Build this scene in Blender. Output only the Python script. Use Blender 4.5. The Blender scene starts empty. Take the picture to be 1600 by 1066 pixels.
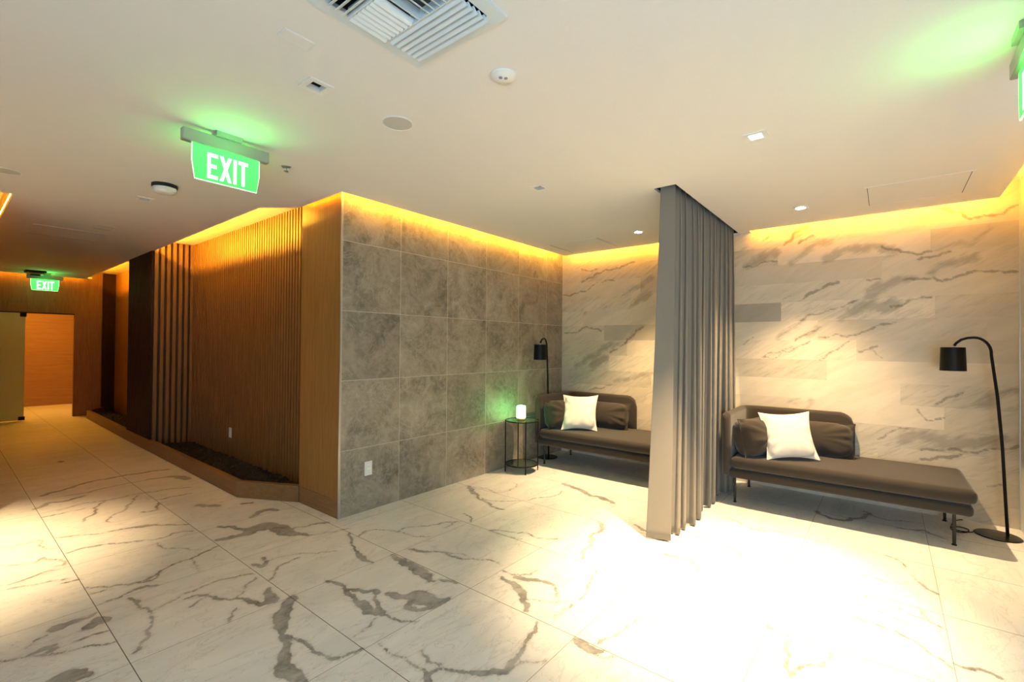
import bpy, bmesh, math, random
import numpy as np
from mathutils import Vector, Matrix
from mathutils.geometry import tessellate_polygon

S = bpy.context.scene
COL = S.collection
PI = math.pi
random.seed(4)

# ---------------------------------------------------------------- camera
cam = bpy.data.cameras.new('camera')
cam_o = bpy.data.objects.new('camera', cam)
COL.objects.link(cam_o)
cam.sensor_width = 36.0
cam.lens = 36.0 * 728.0 / 1600.0
cam.clip_start = 0.05
_r = Vector((0.62692757, -0.77903363, 0.00827237))
_u = Vector((-0.01277347, 0.00033844, 0.99991836))
_b = Vector((-0.77897283, -0.62698205, -0.00973878))
cam_o.matrix_world = Matrix(((_r.x, _u.x, _b.x, 0), (_r.y, _u.y, _b.y, 0), (_r.z, _u.z, _b.z, 1.47), (0, 0, 0, 1)))
S.camera = cam_o

# ---------------------------------------------------------------- world, exposure
w = bpy.data.worlds.new('world'); S.world = w; w.use_nodes = True
w.node_tree.nodes['Background'].inputs[0].default_value = (0.6, 0.75, 1.0, 1)
w.node_tree.nodes['Background'].inputs[1].default_value = 0.3
S.view_settings.view_transform = 'Standard'
S.view_settings.look = 'None'
S.view_settings.gamma = 1.0
S.view_settings.exposure = 0.95
S.view_settings.use_curve_mapping = False

# ---------------------------------------------------------------- tuning values of the lamps
AMBER = (1.0, 0.46, 0.03)
ORANGE = (1.0, 0.38, 0.012)
WARM = (1.0, 0.70, 0.36)
COVE_STONE = 95.0
COVE_MARBLE = 90.0
COVE_NICHE = 270.0
COVE_FAR = 32.0
SPOT_MAIN = 820.0
SPOT_WALL = 330.0
SPOT_LEFT = 470.0
DAY = 125.0

# daylight coming in through the entrance glazing behind the camera
def area_light(name, loc, rot, sx, sy, power, col):
    l = bpy.data.lights.new(name, 'AREA'); l.shape = 'RECTANGLE'; l.size = sx; l.size_y = sy
    l.energy = power; l.color = col
    o = bpy.data.objects.new(name, l); COL.objects.link(o); o.location = loc; o.rotation_euler = rot
    return o
area_light('daylight', (-2.78, -1.75, .95), (0, -PI/2, 0), 1.7, 3.0, DAY, (0.58, 0.82, 1.0))

def spot_light(name, loc, power, col, half_deg=34, blend=0.7, radius=0.03, tilt=(0, 0)):
    l = bpy.data.lights.new(name, 'SPOT'); l.energy = power; l.color = col
    l.spot_size = math.radians(half_deg*2); l.spot_blend = blend; l.shadow_soft_size = radius
    o = bpy.data.objects.new(name, l); COL.objects.link(o); o.location = loc
    o.rotation_euler = (tilt[0], tilt[1], 0)
    return o
CZ = 2.72      # underside of the ceiling
TZ = 2.87      # top of the coves

# ---------------------------------------------------------------- helpers
def mesh_obj(name, bm, mat=None, parent=None, smooth=False):
    me = bpy.data.meshes.new(name)
    bm.normal_update()
    bm.to_mesh(me); bm.free()
    if smooth:
        for p in me.polygons: p.use_smooth = True
    if mat: me.materials.append(mat)
    o = bpy.data.objects.new(name, me); COL.objects.link(o)
    if parent: o.parent = parent
    return o
def thing(name, label, cat, loc=(0, 0, 0), rz=0, group=None):
    o = bpy.data.objects.new(name, None); COL.objects.link(o)
    o.empty_display_size = 0.1
    o.location = loc; o.rotation_euler = (0, 0, rz)
    return tag(o, label, cat, group)
def tag(o, label, cat, group=None):
    o['label'] = label; o['category'] = cat
    if group: o['group'] = group
    return o
def struct(name, bm, mat, smooth=False):
    o = mesh_obj(name, bm, mat, None, smooth); o['kind'] = 'structure'; return o
def copy_tree(o, parent=None):
    c = o.copy(); COL.objects.link(c)
    if parent: c.parent = parent
    for ch in list(o.children): copy_tree(ch, c)
    return c
def box(bm, x0, x1, y0, y1, z0, z1):
    vs = [bm.verts.new(p) for p in ((x0,y0,z0),(x1,y0,z0),(x1,y1,z0),(x0,y1,z0),(x0,y0,z1),(x1,y0,z1),(x1,y1,z1),(x0,y1,z1))]
    for f in ((3,2,1,0),(4,5,6,7),(0,1,5,4),(1,2,6,5),(2,3,7,6),(3,0,4,7)):
        bm.faces.new([vs[i] for i in f])
    return vs
def B(*a):
    bm = bmesh.new(); box(bm, *a); return bm
def rbox(x0, x1, y0, y1, z0, z1, r, seg=4):
    bm = B(x0, x1, y0, y1, z0, z1)
    bmesh.ops.bevel(bm, geom=list(bm.edges), offset=r, segments=seg, profile=0.5, affect='EDGES')
    return bm
def cyl(bm, c, r0, r1, z0, z1, n=32, cap=True):
    rings = []
    for r, z in ((r0, z0), (r1, z1)):
        rings.append([bm.verts.new((c[0]+r*math.cos(2*PI*i/n), c[1]+r*math.sin(2*PI*i/n), z)) for i in range(n)])
    for i in range(n):
        bm.faces.new((rings[0][i], rings[0][(i+1) % n], rings[1][(i+1) % n], rings[1][i]))
    if cap:
        bm.faces.new(rings[0][::-1]); bm.faces.new(rings[1])
def lathe(bm, c, prof, n=36):
    rings = []
    for r, z in prof:
        if r < 1e-5: rings.append([bm.verts.new((c[0], c[1], z))])
        else: rings.append([bm.verts.new((c[0]+r*math.cos(2*PI*i/n), c[1]+r*math.sin(2*PI*i/n), z)) for i in range(n)])
    for a, b in zip(rings, rings[1:]):
        for i in range(n):
            j = (i+1) % n
            if len(a) == 1 and len(b) == 1: continue
            if len(a) == 1: bm.faces.new((a[0], b[j], b[i]))
            elif len(b) == 1: bm.faces.new((a[i], a[j], b[0]))
            else: bm.faces.new((a[i], a[j], b[j], b[i]))
def tube(bm, pts, r, n=12, cap=True):
    pts = [Vector(p) for p in pts]
    rings = []; up = Vector((0, 0, 1))
    t0 = (pts[1]-pts[0]).normalized()
    a = t0.cross(up)
    if a.length < 1e-3: a = t0.cross(Vector((1, 0, 0)))
    a.normalize()
    for i, p in enumerate(pts):
        t = (pts[min(i+1, len(pts)-1)]-pts[max(i-1, 0)]).normalized()
        a = (a - t*a.dot(t)).normalized(); b = t.cross(a)
        rr = r[i] if isinstance(r, (list, tuple)) else r
        rings.append([bm.verts.new(p+(a*math.cos(2*PI*k/n)+b*math.sin(2*PI*k/n))*rr) for k in range(n)])
    for A_, B_ in zip(rings, rings[1:]):
        for k in range(n): bm.faces.new((A_[k], A_[(k+1) % n], B_[(k+1) % n], B_[k]))
    if cap: bm.faces.new(rings[0][::-1]); bm.faces.new(rings[-1])
def prism(bm, poly, z0, z1):
    lo = [bm.verts.new((x, y, z0)) for x, y in poly]; hi = [bm.verts.new((x, y, z1)) for x, y in poly]
    n = len(poly)
    for i in range(n): bm.faces.new((lo[i], lo[(i+1) % n], hi[(i+1) % n], hi[i]))
    bm.faces.new(lo[::-1]); bm.faces.new(hi)
def slab(outer, holes, z0, z1):
    bm = bmesh.new()
    loops = [outer]+holes
    flat = [p for l in loops for p in l]
    tris = tessellate_polygon([[Vector((x, y, 0)) for x, y in l] for l in loops])
    lo = [bm.verts.new((x, y, z0)) for x, y in flat]; hi = [bm.verts.new((x, y, z1)) for x, y in flat]
    for t in tris:
        bm.faces.new([lo[i] for i in t]); bm.faces.new([hi[i] for i in t][::-1])
    k = 0
    for l in loops:
        n = len(l)
        for i in range(n):
            a, b = k+i, k+(i+1) % n
            bm.faces.new((lo[a], lo[b], hi[b], hi[a]))
        k += n
    bmesh.ops.recalc_face_normals(bm, faces=bm.faces)
    return bm

# ---------------------------------------------------------------- materials
def new_mat(name):
    m = bpy.data.materials.new(name); m.use_nodes = True
    nt = m.node_tree
    return m, nt, nt.nodes['Principled BSDF']
def N(nt, t, **kw):
    n = nt.nodes.new(t)
    for k, v in kw.items():
        if k == 'inp':
            for a, b in v.items(): n.inputs[a].default_value = b
        else: setattr(n, k, v)
    return n
def L(nt, a, b): nt.links.new(a, b)
def math_n(nt, op, a, b=None, c=None, clamp=False):
    n = nt.nodes.new('ShaderNodeMath'); n.operation = op; n.use_clamp = clamp
    for i, v in enumerate((a, b, c)):
        if v is None: continue
        if hasattr(v, 'is_output'): L(nt, v, n.inputs[i])
        else: n.inputs[i].default_value = v
    return n.outputs[0]
def mix_c(nt, f, a, b, mode='MIX'):
    n = nt.nodes.new('ShaderNodeMix'); n.data_type = 'RGBA'; n.blend_type = mode
    for s, v in ((n.inputs[0], f), (n.inputs[6], a), (n.inputs[7], b)):
        if hasattr(v, 'is_output'): L(nt, v, s)
        elif isinstance(v, (int, float)): s.default_value = v
        else: s.default_value = (*v, 1)
    return n.outputs[2]
def noise(nt, vec, scale, detail=4, rough=0.55, dist=0.0):
    n = N(nt, 'ShaderNodeTexNoise'); n.inputs['Scale'].default_value = scale; n.inputs['Detail'].default_value = detail
    n.inputs['Roughness'].default_value = rough; n.inputs['Distortion'].default_value = dist
    L(nt, vec, n.inputs['Vector']); return n.outputs[0]
def mapping(nt, vec, scale=(1, 1, 1), rot=(0, 0, 0), loc=(0, 0, 0)):
    n = N(nt, 'ShaderNodeMapping'); n.inputs['Scale'].default_value = scale; n.inputs['Rotation'].default_value = rot
    n.inputs['Location'].default_value = loc; L(nt, vec, n.inputs['Vector']); return n.outputs[0]
def ramp(nt, f, a, b):
    return math_n(nt, 'DIVIDE', math_n(nt, 'SUBTRACT', f, a), b-a, clamp=True)
def objco(nt): return N(nt, 'ShaderNodeTexCoord').outputs['Object']
def sepxyz(nt, v):
    n = N(nt, 'ShaderNodeSeparateXYZ'); L(nt, v, n.inputs[0]); return n.outputs
def comb(nt, x, y, z):
    n = N(nt, 'ShaderNodeCombineXYZ')
    for i, v in enumerate((x, y, z)):
        if hasattr(v, 'is_output'): L(nt, v, n.inputs[i])
        else: n.inputs[i].default_value = v
    return n.outputs[0]
def bump(nt, bsdf, h, strength=0.3, dist=0.01):
    n = N(nt, 'ShaderNodeBump'); n.inputs['Strength'].default_value = strength; n.inputs['Distance'].default_value = dist
    L(nt, h, n.inputs['Height']); L(nt, n.outputs[0], bsdf.inputs['Normal'])
def plain(name, col, rough=0.5, metal=0.0, grain=None, gs=200, gb=0.15):
    m, nt, b = new_mat(name)
    co = objco(nt)
    n = noise(nt, co, gs if grain else 30, 3)
    k = grain or 0.04
    c = mix_c(nt, n, tuple(v*(1-k) for v in col), tuple(min(1, v*(1+k)) for v in col))
    L(nt, c, b.inputs['Base Color']); b.inputs['Roughness'].default_value = rough; b.inputs['Metallic'].default_value = metal
    if grain: bump(nt, b, n, gb, 0.002)
    return m
def emit(name, col, s):
    m, nt, b = new_mat(name)
    b.inputs['Base Color'].default_value = (*col, 1)
    b.inputs['Emission Color'].default_value = (*col, 1); b.inputs['Emission Strength'].default_value = s
    return m

def floor_mat():
    m, nt, b = new_mat('floor_marble_tiles')
    co = objco(nt); x, y, z = sepxyz(nt, co)
    P = 0.735
    def cell(v, off):
        a = math_n(nt, 'DIVIDE', math_n(nt, 'SUBTRACT', v, off), P)
        fr = math_n(nt, 'FRACT', a); fl_ = math_n(nt, 'FLOOR', a)
        d = math_n(nt, 'MULTIPLY', math_n(nt, 'MINIMUM', fr, math_n(nt, 'SUBTRACT', 1.0, fr)), P)
        return fl_, d
    ix, dx = cell(x, 0.585); iy, dy = cell(y, 0.492)
    gx = math_n(nt, 'LESS_THAN', dx, 0.0019); gy = math_n(nt, 'LESS_THAN', dy, 0.0015)
    gr = math_n(nt, 'MAXIMUM', gx, math_n(nt, 'MULTIPLY', gy, 0.75))
    wn = N(nt, 'ShaderNodeTexWhiteNoise'); wn.noise_dimensions = '2D'; L(nt, comb(nt, ix, iy, 0), wn.inputs['Vector'])
    off = N(nt, 'ShaderNodeVectorMath'); off.operation = 'MULTIPLY_ADD'
    L(nt, wn.outputs['Color'], off.inputs[0]); off.inputs[1].default_value = (9, 9, 9); L(nt, co, off.inputs[2])
    tv = off.outputs[0]
    st = mapping(nt, tv, (1, 2.6, 1), (0, 0, 0.5))
    cloud = noise(nt, st, 2.2, 6, 0.6, 0.6)
    streak = noise(nt, mapping(nt, tv, (2, 9, 2), (0, 0, 0.45)), 3.0, 5, 0.65, 0.8)
    base = mix_c(nt, ramp(nt, cloud, 0.35, 0.7), (0.80, 0.79, 0.76), (0.70, 0.69, 0.665))
    base = mix_c(nt, math_n(nt, 'MULTIPLY', ramp(nt, streak, 0.56, 0.75), 0.35), base, (0.56, 0.545, 0.52))
    hair = math_n(nt, 'ABSOLUTE', math_n(nt, 'SUBTRACT', noise(nt, st, 1.3, 6, 0.55, 0.5), 0.5))
    hairm = math_n(nt, 'MULTIPLY', math_n(nt, 'SUBTRACT', 1.0, ramp(nt, hair, 0.0, 0.012)), 0.3)
    base = mix_c(nt, hairm, base, (0.42, 0.40, 0.37))
    a = N(nt, 'ShaderNodeAttribute'); a.attribute_name = 'vein'
    n1 = noise(nt, co, 24, 8, 0.75); n2 = noise(nt, co, 90, 4, 0.7)
    sd = math_n(nt, 'ADD', a.outputs['Fac'], math_n(nt, 'MULTIPLY', math_n(nt, 'SUBTRACT', n1, 0.5), 0.042))
    sd = math_n(nt, 'ADD', sd, math_n(nt, 'MULTIPLY', math_n(nt, 'SUBTRACT', n2, 0.5), 0.008))
    msk = ramp(nt, sd, -0.003, 0.0035)
    n3 = noise(nt, co, 14, 5, 0.7, 1.0)
    edge = math_n(nt, 'SUBTRACT', 1.0, ramp(nt, sd, 0.004, 0.02))
    vc = mix_c(nt, ramp(nt, n3, 0.3, 0.7), (0.13, 0.127, 0.12), (0.40, 0.39, 0.375))
    vc = mix_c(nt, math_n(nt, 'MULTIPLY', edge, 0.45), vc, (0.17, 0.155, 0.135))
    halo = math_n(nt, 'MULTIPLY', ramp(nt, sd, -0.022, 0.0), 0.22)
    base = mix_c(nt, halo, base, (0.5, 0.48, 0.45))
    fth = math_n(nt, 'ADD', a.outputs['Fac'], math_n(nt, 'MULTIPLY', math_n(nt, 'SUBTRACT', noise(nt, mapping(nt, co, (3, 14, 3), (0, 0, .35)), 3.0, 6, .7, .5), .52), .22))
    base = mix_c(nt, math_n(nt, 'MULTIPLY', ramp(nt, fth, -.004, .012), .38), base, (0.36, 0.35, 0.335))
    hz2 = math_n(nt, 'ABSOLUTE', math_n(nt, 'SUBTRACT', noise(nt, mapping(nt, tv, (1.2, 3.2, 1), (0, 0, .3)), 1.9, 7, .62, .9), 0.5))
    base = mix_c(nt, math_n(nt, 'MULTIPLY', math_n(nt, 'SUBTRACT', 1.0, ramp(nt, hz2, 0.0, 0.006)), 0.45), base, (0.33, 0.31, 0.285))
    vi = math_n(nt, 'MULTIPLY_ADD', ramp(nt, noise(nt, co, 5, 3, .6), .35, .62), .5, .5)
    base = mix_c(nt, math_n(nt, 'MULTIPLY', msk, vi), base, vc)
    base = mix_c(nt, gr, base, (0.10, 0.085, 0.07))
    L(nt, base, b.inputs['Base Color'])
    b.inputs['Roughness'].default_value = 0.42
    b.inputs['Specular IOR Level'].default_value = 0.35
    return m

def marble_wall_mat():
    m, nt, b = new_mat('marble_slab_cladding')
    co = objco(nt)
    a = N(nt, 'ShaderNodeAttribute'); a.attribute_name = 'vein'
    ab = N(nt, 'ShaderNodeAttribute'); ab.attribute_name = 'band'
    at = N(nt, 'ShaderNodeAttribute'); at.attribute_name = 'tone'
    ar = N(nt, 'ShaderNodeAttribute'); ar.attribute_name = 'joint'
    tone = at.outputs['Fac']
    off = comb(nt, math_n(nt, 'MULTIPLY', ar.outputs['Fac'], 17.0), math_n(nt, 'MULTIPLY', ar.outputs['Fac'], 31.0), 0)
    av = N(nt, 'ShaderNodeVectorMath'); av.operation = 'ADD'; L(nt, co, av.inputs[0]); L(nt, off, av.inputs[1])
    sv = mapping(nt, mapping(nt, av.outputs[0], (1, 1, 1), (0.55, 0, 0)), (1, 1.0, 6.5))
    fine = noise(nt, sv, 5.0, 8, 0.72, 0.4)
    soft = noise(nt, mapping(nt, mapping(nt, av.outputs[0], (1, 1, 1), (0.5, 0, 0)), (1, 0.8, 3.4)), 2.0, 5, 0.6, 0.6)
    base = mix_c(nt, ramp(nt, soft, 0.38, 0.66), (0.62, 0.535, 0.41), (0.53, 0.455, 0.34))
    busy = ramp(nt, math_n(nt, 'FRACT', math_n(nt, 'MULTIPLY', ar.outputs['Fac'], 7.31)), 0.35, 0.8)
    base = mix_c(nt, math_n(nt, 'MULTIPLY', ramp(nt, fine, 0.48, 0.66), math_n(nt, 'MULTIPLY_ADD', busy, 0.55, 0.08)), base, (0.34, 0.29, 0.22))
    base = mix_c(nt, tone, base, (0.17, 0.155, 0.13))
    n1 = noise(nt, co, 22, 6, 0.65); nn = math_n(nt, 'SUBTRACT', n1, 0.5)
    bd = math_n(nt, 'ADD', ab.outputs['Fac'], math_n(nt, 'MULTIPLY', math_n(nt, 'SUBTRACT', fine, 0.5), 0.12))
    bm_ = math_n(nt, 'MULTIPLY', ramp(nt, bd, -0.012, 0.03), 0.55)
    base = mix_c(nt, bm_, base, (0.22, 0.19, 0.145))
    sd = math_n(nt, 'ADD', a.outputs['Fac'], math_n(nt, 'MULTIPLY_ADD', nn, 0.024, 0.0))
    base = mix_c(nt, math_n(nt, 'MULTIPLY', ramp(nt, sd, -0.006, 0.003), 0.62), base, (0.13, 0.11, 0.08))
    L(nt, base, b.inputs['Base Color']); b.inputs['Roughness'].default_value = 0.5
    b.inputs['Specular IOR Level'].default_value = 0.3
    return m

def stone_mat():
    m, nt, b = new_mat('grey_stone_tiles')
    co = objco(nt); x, y, z = sepxyz(nt, co)
    Px, Pz = 0.605, 0.596
    def cell(v, off, P):
        a = math_n(nt, 'DIVIDE', math_n(nt, 'SUBTRACT', v, off), P)
        fr = math_n(nt, 'FRACT', a)
        return math_n(nt, 'FLOOR', a), math_n(nt, 'MULTIPLY', math_n(nt, 'MINIMUM', fr, math_n(nt, 'SUBTRACT', 1.0, fr)), P)
    ix, dx = cell(x, 2.161, Px); iz, dz = cell(z, 0.563, Pz)
    g = math_n(nt, 'LESS_THAN', math_n(nt, 'MINIMUM', dx, dz), 0.0022)
    wn = N(nt, 'ShaderNodeTexWhiteNoise'); wn.noise_dimensions = '2D'; L(nt, comb(nt, ix, iz, 0), wn.inputs['Vector'])
    off = N(nt, 'ShaderNodeVectorMath'); off.operation = 'MULTIPLY_ADD'
    L(nt, wn.outputs['Color'], off.inputs[0]); off.inputs[1].default_value = (7, 7, 7); L(nt, co, off.inputs[2])
    tv = off.outputs[0]
    c1 = noise(nt, tv, 3.2, 7, 0.62, 0.9); c2 = noise(nt, tv, 22, 6, 0.7)
    v = math_n(nt, 'ABSOLUTE', math_n(nt, 'SUBTRACT', noise(nt, tv, 3.5, 7, 0.68, 1.2), 0.5))
    vm = math_n(nt, 'SUBTRACT', 1.0, ramp(nt, v, 0.0, 0.02))
    base = mix_c(nt, ramp(nt, c1, 0.3, 0.7), (0.105, 0.088, 0.062), (0.33, 0.285, 0.215))
    base = mix_c(nt, math_n(nt, 'MULTIPLY', ramp(nt, c2, 0.4, 0.7), 0.5), base, (0.36, 0.32, 0.25))
    base = mix_c(nt, math_n(nt, 'MULTIPLY', vm, 0.3), base, (0.48, 0.43, 0.35))
    rnd = math_n(nt, 'MULTIPLY_ADD', wn.outputs['Value'], 0.3, 0.85)
    base = mix_c(nt, 1.0, base, comb(nt, rnd, rnd, rnd), 'MULTIPLY')
    base = mix_c(nt, g, base, (0.50, 0.46, 0.38))
    L(nt, base, b.inputs['Base Color']); b.inputs['Roughness'].default_value = 0.55
    bump(nt, b, c2, 0.12, 0.004)
    return m

def wood_mat(name, c0, c1, rough=0.45, axis='z'):
    m, nt, b = new_mat(name)
    co = objco(nt)
    sc = {'z': (14, 14, 0.9), 'x': (0.9, 14, 14), 'y': (14, 0.9, 14)}[axis]
    v = mapping(nt, co, sc)
    g = noise(nt, v, 2.2, 8, 0.65, 1.2)
    f = noise(nt, mapping(nt, co, tuple(s*4 if s > 2 else s*2.5 for s in sc)), 4.0, 5, 0.6)
    t = math_n(nt, 'ADD', math_n(nt, 'MULTIPLY', g, 0.7), math_n(nt, 'MULTIPLY', f, 0.3))
    L(nt, mix_c(nt, ramp(nt, t, 0.33, 0.68), c0, c1), b.inputs['Base Color'])
    b.inputs['Roughness'].default_value = rough
    bump(nt, b, f, 0.08, 0.002)
    return m

def fabric_mat(name, col, weave=900, k=0.25, sheen=0.2):
    m, nt, b = new_mat(name)
    co = objco(nt)
    n = noise(nt, co, weave, 2, 0.7); n2 = noise(nt, co, 12, 4, 0.6)
    c = mix_c(nt, ramp(nt, n, 0.3, 0.7), tuple(v*(1-k) for v in col), tuple(min(1, v*(1+k)) for v in col))
    c = mix_c(nt, math_n(nt, 'MULTIPLY', n2, 0.25), c, tuple(v*0.8 for v in col))
    L(nt, c, b.inputs['Base Color']); b.inputs['Roughness'].default_value = 0.9
    b.inputs['Specular IOR Level'].default_value = 0.15
    b.inputs['Sheen Weight'].default_value = sheen
    bump(nt, b, n, 0.25, 0.001)
    return m

M_floor = floor_mat(); M_marble = marble_wall_mat(); M_stone = stone_mat()
M_ceil = plain('ceiling_paint', (0.70, 0.69, 0.67), 0.85, 0, 0.02, 60, 0.02)
M_paint = plain('wall_paint', (0.62, 0.60, 0.56), 0.8)
M_wood = wood_mat('oak_veneer', (0.19, 0.083, 0.018), (0.33, 0.165, 0.045))
M_woodh = wood_mat('oak_veneer_horizontal', (0.28, 0.14, 0.03), (0.40, 0.22, 0.06), 0.45, 'x')
M_woody = wood_mat('oak_veneer_lengthwise', (0.15, 0.072, 0.026), (0.26, 0.14, 0.055), 0.45, 'y')
M_slat = wood_mat('slatted_oak', (0.13, 0.055, 0.012), (0.23, 0.11, 0.03), 0.5)
M_dark = wood_mat('dark_and_shaded_veneer', (0.022, 0.008, 0.005), (0.036, 0.014, 0.008), 0.6)  # unlit oak of the column: shade put into the colour; elsewhere dark veneer
M_dark.node_tree.nodes['Principled BSDF'].inputs['Specular IOR Level'].default_value = .15
M_back = plain('dark_slat_backing', (0.035, 0.014, 0.006), 0.8)
M_metal = plain('brushed_trim', (0.55, 0.55, 0.54), 0.35, 0.9)
M_black = plain('black_metal', (0.004, 0.004, 0.0045), 0.5, 0.0); M_black.node_tree.nodes['Principled BSDF'].inputs['Specular IOR Level'].default_value = .18
M_blackgl = plain('black_gloss_metal', (0.012, 0.012, 0.013), 0.25, 0.3)
M_white = plain('white_plastic', (0.72, 0.72, 0.70), 0.4)
M_whitem = plain('daylight_tinted_enamel', (0.60, 0.67, 0.70), 0.3)  # white vent finish, tinted blue for the cool daylight it reflects
M_void = plain('dark_recess', (0.012, 0.012, 0.013), 0.9)
M_sofa = fabric_mat('charcoal_upholstery', (0.042, 0.033, 0.025))
M_cush = fabric_mat('brown_cushion_cloth', (0.040, 0.031, 0.023))
M_white_c = fabric_mat('cream_pillow_cloth', (0.70, 0.64, 0.56), 700, 0.06, 0.1)
M_curt = fabric_mat('grey_curtain_cloth', (0.20, 0.18, 0.15), 500, 0.12, 0.15)
M_rock = plain('black_lava_rock', (0.006, 0.006, 0.007), 0.8, 0, 0.5, 60, 0.5)

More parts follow.
